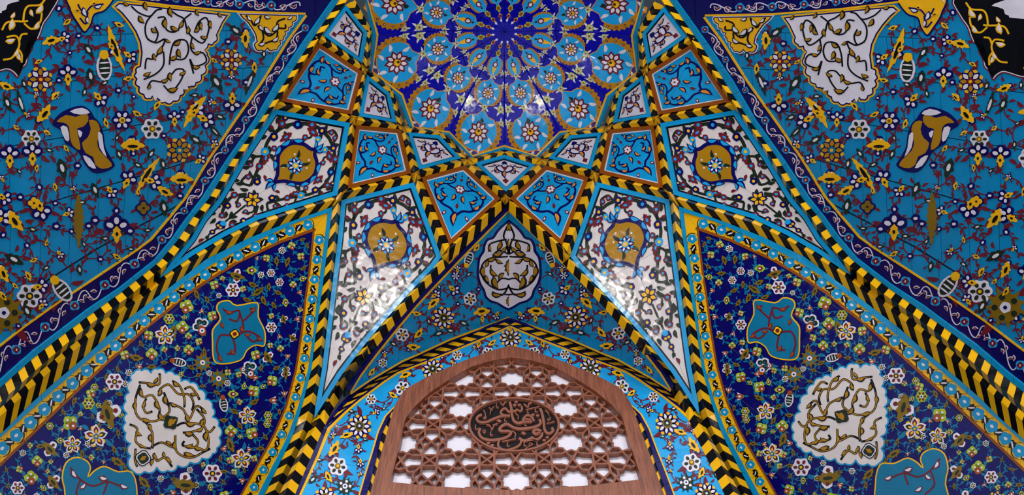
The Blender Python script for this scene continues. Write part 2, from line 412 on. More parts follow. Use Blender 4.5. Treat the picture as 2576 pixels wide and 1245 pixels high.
def band(surf, root, A, B, mat, seg, off=.003, depth=.01, gap=.4, name='tile', backing=None):
    """row of tiles between two polylines"""
    a, b = Path(A), Path(B); n = max(1, round((a.L + b.L) / 2 / seg)); out = []
    for i in range(n):
        t0, t1 = i / n, (i + 1) / n; g = gap / max(a.L, 1) if n > 1 else 0
        ts = [t0 + g] + sorted({s / a.L for s in a.s if t0 + g < s / a.L < t1 - g} | {s / b.L for s in b.s if t0 + g < s / b.L < t1 - g}) + [t1 - g]
        mb = MB(); mb.poly(surf, [a.at(t) for t in ts] + [b.at(t) for t in ts[::-1]], mat, off, depth); out.append(mk(name, mb, root))
    return out
def edge3(spec):                         # (points, surface[, index, surface2]) -> path + 3D points
    pts, s = spec[0], spec[1]; k, s2 = (spec[2], spec[3]) if len(spec) > 2 else (999, s)
    return Path(pts), [(s if i < k else s2).p(x, y, .002) for i, (x, y) in enumerate(pts)]
def rib(root, E1, E2, wc=.5, crest=None, step=23, slant=14, h=.045, cols=('yellow', 'black'), phase=0):
    p1, q1 = edge3(E1); p2, q2 = edge3(E2); L = (p1.L + p2.L) / 2
    pc = Path(crest) if crest else None
    def e(p, q, t):
        i, k = p.loc(t); return q[i - 1].lerp(q[i], k)
    def c(t, lift=h):
        a, b = e(p1, q1, t), e(p2, q2, t)
        if pc: x, y = pc.at(t)
        else: x, y = lerp(p1.at(t), p2.at(t), wc)
        d = ray(x, y).normalized(); return CAM + d * (((a - CAM).length + (b - CAM).length) / 2 - lift)
    n = max(2, round(L / step)); sl = slant / L; g = .35 / L
    body = MB(); m = max(4, n)
    for i in range(m):
        t0, t1 = i / m, (i + 1) / m
        body.face([e(p1, q1, t0), e(p1, q1, t1), c(t1, h - .004), c(t0, h - .004)], 'grout'); body.face([c(t0, h - .004), c(t1, h - .004), e(p2, q2, t1), e(p2, q2, t0)], 'grout')
    mk('rib_core', body, root)
    for i in range(-1, n + 1):
        t0, t1 = i / n + g, (i + 1) / n - g; m_ = cols[(i + phase) % 2]
        if t1 <= 0 and t1 + sl <= 0: continue
        for p, q, flip in ((p1, q1, False), (p2, q2, True)):
            a0, a1 = max(t0, 0), min(max(t1, 0), 1); b0, b1 = min(max(t0 + sl, 0), 1), min(max(t1 + sl, 0), 1)
            if a1 - a0 < 1e-4 and b1 - b0 < 1e-4: continue
            if a0 > 1: continue
            if i == 0: b0 = 0 if i == 0 and False else b0
            pts = [c(a0), c(a1), e(p, q, b1), e(p, q, b0)]
            mid = [c((a0 + a1) / 2), e(p, q, (b0 + b1) / 2)]
            if flip: pts = pts[::-1]
            nrm = (pts[1] - pts[0]).cross(pts[2] - pts[0])
            if nrm.length < 1e-9: nrm = (pts[2] - pts[0]).cross(pts[3] - pts[0])
            if nrm.length < 1e-9: continue
            nrm.normalize()
            if nrm.dot(CAM - pts[0]) < 0: pts = pts[::-1]; nrm = -nrm
            mb = MB(); mb.slab([v + nrm * .001 for v in pts], [v - nrm * .006 for v in pts], m_); mk('chevron_tile', mb, root)

# ================================================================== outlines measured on the left half
MIRROR, MPART = [], []
YL = [(768, 37), (722, 100), (660, 200), (590, 300), (522, 400), (465, 495), (420, 550), (378, 600), (342, 627), (303, 653), (233, 700), (138, 763), (53, 824), (0, 866), (-130, 966)]
NT = [(845, -15), (808, 37), (764, 100), (697, 200), (640, 300), (570, 400), (505, 500), (466, 550), (431, 600), (386, 654), (300, 722), (218, 777), (167, 816), (80, 882), (0, 953), (-130, 1058)]
TR = [(862, -15), (850, 0), (781, 100), (717, 200), (654, 300), (582, 400), (521, 500), (479, 550), (446, 600), (398, 657), (300, 735), (244, 775), (144, 849), (80, 899), (0, 971), (-130, 1078)]
RE = [(884, -15), (868, 14), (811, 89), (799, 108), (704, 255), (688, 276), (607, 400), (548, 500), (507, 550), (478, 600), (428, 660), (401, 699)]
VALA = [(330, 757), (239, 820), (201, 852), (162, 881), (124, 914), (85, 947), (29, 1000), (-130, 1138)]
CR1 = [(880, -12), (864, 14), (806, 90), (794, 108), (699, 253), (683, 276), (601, 400), (542, 500), (502, 550), (472, 600), (428, 655), (330, 741), (250, 798), (175, 857), (119, 905), (79, 940), (21, 993), (-130, 1128)]
ALOW = [(846, 491), (743, 523), (650, 552), (563, 595), (484, 642), (401, 699)]
D_OUT = [(834, 521), (718, 562), (625, 599), (516, 653), (452, 703), (399, 743), (330, 796), (277, 838), (206, 903), (128, 969), (67, 1024), (18, 1075), (-130, 1210)]
D_IN = [(823, 536), (745, 560), (633, 611), (532, 665), (475, 702), (423, 740), (356, 793), (287, 853), (225, 902), (135, 980), (56, 1051), (0, 1100), (-130, 1222)]
D_YEL = [(791, 573), (701, 606), (594, 657), (521, 702), (464, 740), (412, 784), (366, 820), (300, 880), (273, 903), (225, 948), (153, 1016), (79, 1088), (-130, 1290)]
V_OUT = [(834, 521), (825, 600), (812, 700), (806, 745), (792, 840), (781, 930), (758, 1020), (738, 1085), (723, 1120), (662, 1245), (615, 1340)]
V_IN = [(823, 536), (816, 600), (803, 700), (798, 742), (787, 840), (774, 930), (750, 1020), (727, 1085), (711, 1120), (647, 1245), (600, 1340)]
V_YEL = [(791, 573), (789, 600), (778, 700), (771, 745), (760, 840), (746, 930), (722, 1020), (695, 1085), (677, 1120), (608, 1245), (560, 1340)]
BLEFT = [(858, 505), (849, 600), (837, 700), (832, 740), (820, 840), (809, 930), (793, 1020), (790, 1052)]
VALB = [(764, 1113), (743, 1157), (723, 1201), (713, 1222), (660, 1340)]
BRIGHT = [(1109, 647), (1090, 673), (1027, 739), (962, 812), (911, 874), (860, 941), (790, 1052)]
NAV0 = [(1129, 664), (1069, 728), (1029, 774), (980, 831), (935, 888), (894, 944), (863, 990), (831, 1042), (811, 1086), (793, 1129), (773, 1174), (743, 1245), (703, 1340)]

mo = MB(); mo.slab([Vector(v) for v in ((-8, -12, 0), (8, -12, 0), (8, 4.2, 0), (-8, 4.2, 0))], [Vector(v) for v in ((-8, -12, -.1), (8, -12, -.1), (8, 4.2, -.1), (-8, 4.2, -.1))], 'floor')
flo = mk('floor', mo); setp(flo, 'pale marble floor of the hall below the vault', 'floor', None, 'structure')
# ------------------------------------------------------------------ side walls: turquoise floral tile
wl = thing('wall_left', 'turquoise tiled left wall with flowers, white and yellow cartouches and navy border', 'wall', SIDE.p(120, 850), 'structure')
TOPL = [(600, 32), (428, 17), (302, 0), (200, -14), (0, -42), (-130, -60)]
FIELD_A = YL[:1] + TOPL + [(-130, 966)] + YL[::-1][1:-1]
sheet(SIDE, wl, 'mortar_bed', [(862, -60), (-130, -120)] + [(-130, 1078)] + TR[::-1][1:], 'grout', -.006, .02)
hx = [(-140, -120), (-140, -20), (-140, 100), (-140, 245), (-140, 400), (-140, 600), (-140, 870), (-140, 1100)]
def hline(k, x):
    L = [[(-140, -60), (800, -25)], [(-140, 105), (400, 82), (800, 70)], [(-140, 240), (300, 190), (800, 160)], [(-140, 395), (200, 338), (530, 284), (800, 235)],
         [(-140, 590), (150, 500), (430, 420), (800, 300)], [(-140, 880), (29, 761), (250, 620), (420, 530), (800, 330)], [(-140, 1100), (800, 480)]][k]
    for a, b in zip(L, L[1:]):
        if a[0] <= x <= b[0]: return a[1] + (b[1] - a[1]) * (x - a[0]) / (b[0] - a[0])
    return L[-1][1]
vx = [-135, -60, 20, 98, 172, 242, 308, 368, 422, 472, 518, 562, 604, 645, 684, 724, 770]
for k in range(6):
    for a, b in zip(vx, vx[1:]):
        c = [(a + 8, hline(k, a)), (b + 8, hline(k, b)), (b, hline(k + 1, b)), (a, hline(k + 1, a))]
        q = clip_convex(FIELD_A, inset(c, .6))
        if len(q) > 2 and abs(area2(q)) > 30:
            mb = MB(); mb.poly(SIDE, q, 'turq', 0, .006); mk('tile', mb, wl)
# borders
band(SIDE, wl, YL, [(x + 4.5, y + 2.5) for x, y in YL], 'yellow', 60, .004)
top2 = [(768, 37)] + TOPL
band(SIDE, wl, top2, [(x, y - 5) for x, y in top2], 'yellow', 60, .004)
YI = [(x + 4.5, y + 2.5) for x, y in YL]
YI[0] = (773, 36)
band(SIDE, wl, YI, NT[1:], 'navy', 58, 0)
topn = [(845, -15), (808, 37), (773, 36)] + [(x, y - 5) for x, y in TOPL] + [(-130, -112), (845, -70)]
tiles(SIDE, wl, topn, grid(845, -70, .05, 48, 110, 24, 3), 'navy')
band(SIDE, wl, NT, TR, 'strip', 75, .012, .02)
def border_scroll(surf, root, A, B, period, t0=0.03):
    a, b = Path(A), Path(B); L = (a.L + b.L) / 2; n = int(L * (1 - t0) / period)
    for i in range(n):
        t = t0 + i * period / L; c = lerp(a.at(t), b.at(t), .5); w = math.dist(a.at(t), b.at(t)); an = math.atan2(b.at(t)[1] - a.at(t)[1], b.at(t)[0] - a.at(t)[0])
        r = min(w * .28, 13)
        mb = MB(); put(mb, surf, [('sky', scal(4, 1.05, .22, 5, .78), 0), ('maroon', scal(4, .72, .25, 4), 1), ('white', circ(0, 0, .24, 7, .55), 2)], c[0], c[1], r, an, 2); mk('border_rosette', mb, root)
        mb = MB(); sg = 1 if i % 2 else -1
        def q(tt, s):
            tt = min(max(tt, 0), 1); return lerp(a.at(tt), b.at(tt), .5 + s * .5)
        d = period / L
        mb.poly(surf, strokep([q(t + d * .1, .1 * sg), q(t + d * .25, .62 * sg), q(t + d * .42, .5 * sg), q(t + d * .58, -.5 * sg), q(t + d * .75, -.66 * sg), q(t + d * .9, -.1 * sg)], 2.6, 5, False), 'white', LS, LS)
        for u, s, da in ((.33, .0, .5), (.47, .42, 1.0), (.62, -.1, -.5), (.74, .15, .9)):
            p = q(t + d * u, s * sg); an2 = a.ang(t + d * u) + da * sg
            mb.poly(surf, leafp(p[0] - 6 * math.cos(an2), p[1] - 6 * math.sin(an2), 17, 8.5, an2), 'white', 1.6 * LS, LS)
            mb.poly(surf, leafp(p[0] - 3.6 * math.cos(an2), p[1] - 3.6 * math.sin(an2), 12, 4.8, an2), 'maroon', 2.4 * LS, LS)
        mk('border_scroll', mb, root)
border_scroll(SIDE, wl, YI, NT[1:], 92)
border_scroll(SIDE, wl, [(x, y - 5) for x, y in top2[::-1]], [(-130, -112), (200, -58), (428, -22), (600, -6), (800, 2)], 80, .02)
# cartouches
def conv(pts, ox, oy, s): return [(ox + x / s, oy + y / s) for x, y in pts]
def cartouche(surf, root, name, out, rims, fieldmat, strokes=(), leaves=(), sw=3.2, smat='navy', lmat='gold', lsize=14, base=2.2, core=None, label=None, sm=3, lw=.46, cored=False, sc=None):
    o_ = scallop(out, .24, 5, sc) if sc else smooth(out, True, sm); mb = MB(); d = 0; l = base
    for m, w in rims:
        mb.poly(surf, inset(o_, d), m, l * LS, LS * (l + .5) if d == 0 else LS); d += w; l += .8
    mb.poly(surf, inset(o_, d), fieldmat, l * LS, LS)
    ob = mk(name, mb, root, label)
    mb = MB(); l += .8
    for s in strokes: mb.poly(surf, strokep(s, sw * 1.35, 5, False), smat, l * LS + rnd.random() * LS * .3, LS)
    if cored:
        for s in strokes:
            q = smooth(s, False, 5); q = q[len(q) // 8:-max(1, len(q) // 6)]
            if len(q) > 4: mb.poly(surf, strokep(q, sw * .62, 1, True, False), lmat, (l + .8) * LS, LS)
    for x, y, a, k in leaves:
        mb.poly(surf, leafp(x - math.cos(a) * lsize * k * .6, y - math.sin(a) * lsize * k * .6, lsize * k * 1.25, lsize * k * lw * 1.5, a), smat, (l + .7) * LS, LS)
        mb.poly(surf, leafp(x - math.cos(a) * lsize * k * .42, y - math.sin(a) * lsize * k * .42, lsize * k * .9, lsize * k * lw * .86, a), lmat, (l + 1.5) * LS, LS)
    if core: core(mb, l)
    mk('arabesque', mb, ob)
    return ob
z = lambda p: conv(p, 280, 0, 2.707)
CW = z([(45, 8), (0, 45), (60, 100), (110, 160), (150, 220), (180, 290), (190, 360), (180, 440), (150, 490), (152, 540), (170, 600), (205, 655), (255, 685), (285, 668), (296, 640), (312, 690), (360, 712), (425, 703), (478, 662), (505, 612), (492, 585), (545, 602), (585, 575), (625, 520), (652, 450), (664, 370), (640, 340), (668, 318), (705, 300), (728, 240), (765, 160), (812, 92), (400, 46), (200, 22)])
cartouche(SIDE, wl, 'white_cartouche', CW, [('yellow', 4), ('navy', 3.5)], 'white',
          [z(s) for s in ([(130, 40), (180, 85), (255, 110), (300, 70), (340, 60)], [(300, 70), (240, 140), (225, 200), (240, 260), (290, 285), (312, 230), (290, 180)], [(240, 265), (300, 290), (360, 265), (330, 340), (280, 400), (235, 400), (225, 470)],
                          [(310, 120), (360, 120), (370, 200), (430, 215), (480, 160), (490, 130), (540, 90)], [(385, 60), (440, 100), (490, 130), (510, 200), (545, 250), (620, 290), (660, 190), (640, 120), (590, 150), (560, 220)],
                          [(545, 250), (535, 320), (560, 360), (620, 360), (640, 420), (560, 450), (530, 400), (555, 500)], [(390, 440), (400, 350), (430, 280), (500, 275), (520, 340), (490, 400), (420, 400)],
                          [(215, 540), (300, 500), (350, 440), (350, 350)], [(240, 600), (270, 550), (340, 555), (400, 510), (440, 470), (490, 480), (460, 560), (400, 620), (350, 580)])],
          [(280 + x / 2.707, y / 2.707, a, k) for x, y, a, k in ((95, 25, .3, 1.1), (200, 130, .9, 1.5), (230, 40, 1.2, 1.4), (285, 205, .6, 1.2), (290, 385, 1.2, 1.2), (320, 340, -1.1, 1.6), (235, 500, -.5, 1.3), (400, 80, 1.3, 1.6), (365, 160, 1.4, 1.7), (425, 190, .4, 1.5),
           (465, 165, -1.2, 1.3), (512, 205, -1.5, 1.3), (575, 200, -.8, 1.2), (608, 175, 1.4, 1.3), (672, 165, 1.4, 1.3), (625, 250, .1, 1.2), (440, 290, -.6, 1.3), (458, 360, 1.2, 1.5), (415, 390, -.6, 1.4), (550, 310, 1.1, 1.2), (578, 355, -.4, 1.2), (570, 452, .1, 1.3),
           (380, 275, .5, 1.0), (398, 520, 1.4, 1.4), (355, 545, -.4, 1.3), (478, 495, -.6, 1.2), (410, 605, -.3, 1.7), (250, 590, -1.2, .9), (580, 85, 1.0, 1.1), (735, 100, .8, 1.0))], 3.0, 'black', sc=(7, 29))
z = lambda p: conv(p, 600, 0, 6.227)
CY = z([(20, 222), (880, 246), (835, 350), (780, 430), (725, 495), (700, 570), (645, 640), (615, 720), (540, 775), (445, 760), (350, 780), (265, 740), (285, 640), (265, 540), (215, 450), (145, 350), (60, 275)])
cartouche(SIDE, wl, 'yellow_cartouche', inset(CY, -4), [('white', 2.5), ('navy', 2.5)], 'yellow',
          [z(s) for s in ([(100, 240), (180, 310), (240, 400), (320, 300), (340, 240)], [(290, 400), (360, 480), (470, 560), (580, 480), (600, 340), (720, 290)], [(360, 480), (380, 600), (330, 690), (450, 660), (580, 600), (600, 480)], [(620, 440), (720, 440), (720, 380)])],
          [(600 + x / 6.227, y / 6.227, a, k) for x, y, a, k in ((160, 280, .8, 1.2), (270, 320, -1.0, 1.6), (345, 430, .9, 1.3), (450, 470, .7, 1.8), (560, 430, -.9, 1.7), (350, 680, -.4, 1.3), (560, 610, -.7, 1.4), (440, 260, .2, 1.2), (790, 270, -.8, 1.1))], 3.2, 'black', 'white', 13, sc=(1, 12))
z = lambda p: conv(p, 0, 0, 3.445)
CB = z([(512, -60), (450, 110), (385, 205), (355, 290), (322, 350), (272, 318), (266, 380), (285, 420), (250, 480), (232, 560), (190, 600), (152, 680), (110, 640), (60, 612), (0, 625), (-140, 660), (-400, 640), (-400, -150), (200, -130)])
cartouche(SIDE, wl, 'black_cartouche', CB, [('maroon', 3.5), ('white', 3)], 'black',
          [z(s) for s in ([(10, 260), (60, 190), (200, 185), (235, 180)], [(195, 180), (205, 100), (240, 50), (340, 40), (390, -20)], [(200, 200), (270, 250), (340, 190), (355, 110)], [(50, 320), (130, 310), (160, 360), (150, 420), (95, 500), (20, 515)], [(160, 350), (180, 300), (230, 290)], [(150, 420), (180, 470), (180, 540)])],
          [(x / 3.445, y / 3.445, a, k) for x, y, a, k in ((85, 210, -1.4, 2.6), (330, 75, -1.0, 2.4), (270, 110, 1.2, 1.6), (305, 220, -1.1, 2.0), (80, 345, -.3, 2.2), (130, 455, -1.1, 1.8), (160, 490, 1.2, 1.7), (100, 130, -1.0, 1.5))], 3.4, 'yellow', 'white', 10)
sheet(SIDE, wl, 'corner_palmette', smooth(z([(-300, -120), (160, -8), (120, 30), (70, 50), (60, 90), (20, 110), (-10, 130), (-300, 120)]), True, 3), 'strip', 3.2 * LS, LS * 2)
sheet(SIDE, wl, 'corner_palmette', smooth(z([(-300, -130), (140, -10), (100, 22), (58, 40), (45, 80), (10, 95), (-20, 115), (-300, 105)]), True, 3), 'white', 4 * LS, LS)
z = lambda p: [(x * .4979, y * .4979) for x, y in p]
cartouche(SIDE, wl, 'yellow_palmette', z([(335, -40), (345, 40), (362, 82), (388, 122), (425, 168), (462, 122), (478, 75), (535, 52), (575, -40)]), [('navy', 4.5)], 'yellow',
          [z(s) for s in ([(390, 20), (420, 70), (460, 30), (520, 20)], [(400, 90), (430, 120), (440, 60)])], [(425 * .498, 60 * .498, 1.2, 1.6), (490 * .498, 30 * .498, -.3, 1.3), (440 * .498, 100 * .498, 1.4, 1.2)], 3, 'navy', 'white')
DRG = z([(262, 628), (300, 575), (350, 548), (410, 533), (452, 556), (475, 592), (502, 622), (522, 680), (530, 742), (560, 800), (578, 838), (530, 868), (470, 872), (425, 825), (400, 775), (360, 742), (328, 722), (308, 660)])
pm = MB(); pm.poly(SIDE, smooth(DRG, True, 3), 'navy', 2.4 * LS, 3 * LS); pmo = mk('gold_palmette', pm, wl)
pm = MB()
for m_, q_ in (('gold', [(283, 614), (330, 580), (380, 590), (435, 572), (442, 610), (415, 640), (385, 650), (395, 700), (402, 757), (365, 735), (350, 690), (345, 640), (318, 618)]), ('gold', [(446, 608), (482, 610), (502, 650), (488, 715), (500, 760), (545, 805), (562, 838), (515, 852), (480, 832), (468, 792), (430, 772), (412, 722), (440, 695), (456, 650)]),
               ('white', [(350, 562), (410, 543), (450, 568), (400, 578)]), ('white', [(302, 642), (335, 640), (346, 705), (326, 706)]), ('white', [(492, 668), (512, 680), (520, 745), (535, 792), (500, 745)]), ('white', [(415, 785), (452, 800), (482, 850), (445, 838)]), ('white', [(388, 655), (412, 668), (400, 695)])):
    pm.poly(SIDE, smooth(z(q_), True, 2), m_, (3.6 if m_ == 'gold' else 4.4) * LS, LS)
mk('gold_flame', pm, pmo)
sheet(SIDE, wl, 'gold_feather', [(395 * .498 + a, 1110 * .498 + b) for a, b in rot2(serr(130, 24, 8), 1.57)], 'olive', 3 * LS, 2 * LS)
for x0, y0, x1, y1, w in ((1036, 488, 930, 636, 22), (800, 800, 688, 972, 17), (545, 130, 622, 345, 19), (85, 450, 130, 590, 12), (1060, 630, 1115, 690, 14), (1290, 350, 1240, 475, 15)):
    a = math.atan2(y1 - y0, x1 - x0); L = math.hypot(x1 - x0, y1 - y0) * .498; mb = MB(); gm = ('yellow', 'yellow', 'yellow', 'green', 'green', 'green')[int(w in (12, 14, 15)) * 3]
    put(mb, SIDE, [(gm, [(u / 10, v / 10) for u, v in serr(10, w * 10 / L, 6, w * 2.2 / L)], 0), ('black' if gm == 'yellow' else 'white', circ(0, w * .22 / L, .22, 10, .2), 1)], (x0 + x1) / 2 * .498, (y0 + y1) / 2 * .498, L, a, 3)
    mk('feather_leaf', mb, wl)
FA = [('gold8', 200, 400, 58), ('yleaf', 255, 210, 40, 2.9), ('tri', 322, 190, 34, 1.2), ('nball', 395, 180, 20), ('gbud', 445, 252, 34, 1.0), ('tri', 340, 375, 50), ('fish', 525, 340, 62, 1.5), ('gbud', 455, 385, 38, 1.4), ('tri', 503, 500, 42, 2.4), ('nball', 596, 456, 22),
      ('yleaf', 215, 570, 46, -.9), ('ros', 614, 606, 48, 0, dict(o_='navy', i_='white', c1='yellow', c2='olive')), ('yleaf', 690, 570, 22, .5), ('yleaf', 535, 620, 22, 1.3), ('ros', 766, 650, 50), ('lily', 665, 735, 50), ('gbud', 600, 780, 26, 1.2), ('gbud', 762, 775, 26, -1), ('gbud', 822, 830, 28, 1.4),
      ('gold8', 902, 758, 56, 0, dict(c='teal', p2='gold')), ('tri', 878, 595, 38), ('tri', 992, 556, 44, 1.0), ('tri', 1040, 605, 46, 2.0), ('gbud', 988, 706, 34, .6), ('gold8', 1166, 302, 50), ('tri', 1170, 520, 48, 3.14), ('gbud', 1092, 415, 44, 1.0), ('yleaf', 1242, 195, 40, 1.6), ('yleaf', 1285, 340, 24, 1.5),
      ('lily', 912, 905, 48), ('tri', 772, 915, 44, 1.8), ('yleaf', 832, 962, 38, .5), ('tri', 645, 905, 46, .5), ('four', 722, 1050, 36), ('gbud', 826, 1048, 38, 1.4), ('tri', 586, 1150, 66), ('tri', 560, 970, 34, 2.5), ('gbud', 478, 960, 36, 1.2), ('gbud', 312, 850, 46, 1.3), ('nball', 390, 836, 24),
      ('ros', 155, 700, 44), ('tri', 160, 775, 54), ('tri', 45, 785, 54), ('four', 168, 1025, 34, 0, dict(c='yellow')), ('tri', 205, 1062, 54, 2.8), ('yleaf', 78, 1112, 52, 1.0), ('tri', 5, 1100, 50, 1), ('nball', 655, 1166, 28), ('nball', 478, 1112, 28), ('nball', 282, 1142, 26), ('tri', 20, 1000, 40, 2), ('nball', 100, 995, 24),
      ('yleaf', 30, 430, 34, .4), ('gbud', 35, 520, 36, 1.2), ('nball', 295, 405, 20), ('tri', 570, 245, 34, 2.4), ('tri', 655, 285, 36, 2.2), ('gbud', 1190, 155, 36, .7), ('nball', 1150, 210, 22), ('gbud', 1110, 590, 26, .4), ('nball', 1240, 415, 22), ('tri', 1010, 805, 30, 1), ('nball', 825, 685, 18), ('nball', 920, 565, 18),
      ('tri', 345, 1075, 30, 1.2), ('nball', 445, 1140, 24), ('tri', 1080, 725, 24, .6), ('tri', -90, 300, 52), ('lily', -110, 560, 52), ('ros', -100, 800, 50), ('gold8', -130, 1050, 52), ('yleaf', -150, 430, 40, 1),
      ('ros', 146, 1494, 58, 0, dict(i_='green', c1='green')), ('fish', 312, 1464, 62, .9), ('serstar', 15, 1578, 100, 0, dict(k='green')), ('yleaf', 20, 1380, 40, 1.2), ('gbud', 135, 1572, 36, 1.1), ('tri', 205, 1444, 40, 1.4), ('nball', 285, 1450, 26), ('tri', 213, 1534, 30, .6), ('gbud', 70, 1310, 44, .5), ('gbud', 400, 1362, 26, 1.4), ('nball', 505, 1308, 20),
      ('tri', -90, 1400, 46), ('lily', -130, 1640, 46), ('ros', -160, 1250, 44)]
pa = []
for f_ in FA:
    k, x, y, r = f_[:4]; rot = f_[4] if len(f_) > 4 else 0; kw = f_[5] if len(f_) > 5 else {}
    flower(SIDE, wl, k, x * .498, y * .498, r * .55, rot, 'maroon', 2.4, 4 if r > 30 else 2, **kw); pa.append((x * .498, y * .498))
def fill(surf, root, pts, field, avoid, gap, kinds, r0, r1, leaf, n, box):
    fi = inset(field, 8)
    for _ in range(n):
        p = (rnd.uniform(box[0], box[2]), rnd.uniform(box[1], box[3]))
        if not inside(p, fi) or any(inside(p, q) for q in avoid) or any(math.dist(p, q) < gap for q in pts): continue
        k = rnd.choice(kinds); flower(surf, root, k, p[0], p[1], rnd.uniform(r0, r1), rnd.uniform(0, TAU), leaf, 2.4, 3); pts.append(p)
big = [inset(q, -9) for q in (CW, CY, CB, DRG)]
fill(SIDE, wl, pa, FIELD_A, big, 38, ('tri', 'gbud', 'yleaf', 'nball', 'gbud', 'lily'), 8, 13, 'maroon', 5000, (-120, -30, 760, 940))
vines(SIDE, wl, pa, 'maroon', 3.2, [CW, CY, CB, DRG], FIELD_A, 8.5, 130)
MIRROR.append((wl, 'turquoise tiled right wall with flowers, white and yellow cartouches and navy border', 'wall_right'))

# ------------------------------------------------------------------ oblique walls: deep blue arched panels
wd = thing('wall_back_left', 'deep blue floral tile wall under the left pointed arch, yellow leaf border', 'wall', DIAG.p(350, 1240), 'structure')
FIELD_D = [(787, 579)] + [(x + 4, y + 6) for x, y in D_YEL[1:]] + [(-130, 1340), (555, 1340)] + [(x - 4.5, y) for x, y in V_YEL[::-1][1:-1]]
sheet(DIAG, wd, 'mortar_bed', D_OUT + [(-130, 1340)] + V_OUT[::-1][:-1], 'grout', -.006, .02)
tiles(DIAG, wd, FIELD_D, grid(560, 900, -.72, 84, 84, 12, 12), 'blue', .45, 0, .006)
band(DIAG, wd, D_YEL, [(x + 4, y + 6) for x, y in D_YEL], 'brown', 66, .006, .012)
band(DIAG, wd, V_YEL, [(x - 4.5, y) for x, y in V_YEL], 'brown', 66, .006, .012)
band(DIAG, wd, D_IN, D_YEL, 'yellow', 46, .003)
band(DIAG, wd, V_IN, V_YEL, 'yellow', 46, .003)
band(DIAG, wd, D_OUT, D_IN, 'strip', 80, .014, .02)
band(DIAG, wd, V_OUT, V_IN, 'strip', 80, .014, .02)
def leaf_border(surf, root, A, B, period, t0):
    a, b = Path(A), Path(B); L = (a.L + b.L) / 2; n = int(L * (1 - t0) / period)
    for i in range(n):
        t = t0 + i * period / L; c = lerp(a.at(t), b.at(t), .5); w = math.dist(a.at(t), b.at(t)); an = a.ang(t); r = w * .3
        mb = MB(); put(mb, surf, [('black', circ(0, 0, 1.12, 12), -.5), ('yellow', circ(.1, .08, 1.07, 12), 0), ('strip', scal(5, .9, .18, 4), .8), ('white', circ(0, 0, .3, 7, .7), 1.6)], c[0], c[1], r, an, 3.4); mk('border_flower', mb, root)
        t += .5 * period / L
        if t > 1: continue
        c = lerp(a.at(t), b.at(t), .5); mb = MB(); s = 1 if i % 2 else -1
        put(mb, surf, [('black', strokep([(-2.1, -.3 * s), (-1.2, .55 * s), (0, 0), (1.2, -.55 * s), (2.1, .3 * s)], .42, 4, False), 0), ('black', [(q[0], q[1] * s) for q in serr(2.3, 1.5, 3, .0)], .4), ('white', rot2(circ(0, 0, .75, 9, .22), .35 * s), 1.2)], c[0], c[1], w * .21, an + .35 * s, 3.4)
        mk('border_leaf', mb, root)
leaf_border(DIAG, wd, D_IN, D_YEL, 48, .03)
leaf_border(DIAG, wd, V_IN, V_YEL, 50, .06)
z = lambda p: conv(p, 310, 910, 2.615)
MW = z([(62, 725), (40, 620), (38, 540), (10, 470), (8, 400), (15, 340), (10, 260), (30, 200), (45, 120), (62, 72), (120, 52), (180, 62), (225, 42), (280, 66), (340, 78), (385, 120), (440, 132), (500, 175), (545, 240), (590, 300), (595, 360), (630, 420), (636, 500), (620, 570), (590, 610), (520, 640), (440, 668), (360, 690), (290, 722), (220, 705), (140, 728)])
def mwcore(mb, l):
    put(mb, DIAG, [('black', off2(serr(2, 1.1, 3), 0, 0), 0), ('gold', serr(1.5, .6, 3), 1)], 432, 1062, 17, -.7, l + 1); put(mb, DIAG, [('green', scal(4, 1, .3, 5), 0), ('gold', circ(0, 0, .5, 9, .6, -.7), 1)], 428, 1062, 20, -.6, l + 1.6)
    put(mb, DIAG, [('black', scal(4, 1.1, .2, 5, .78), 0), ('white', scal(4, .95, .2, 5, .78), .8), ('green', scal(4, .78, .2, 5, .78), 1.6), ('gold', serr(.9, .5, 3), 2.4)], 359, 1152, 19, -.6, l + 1)
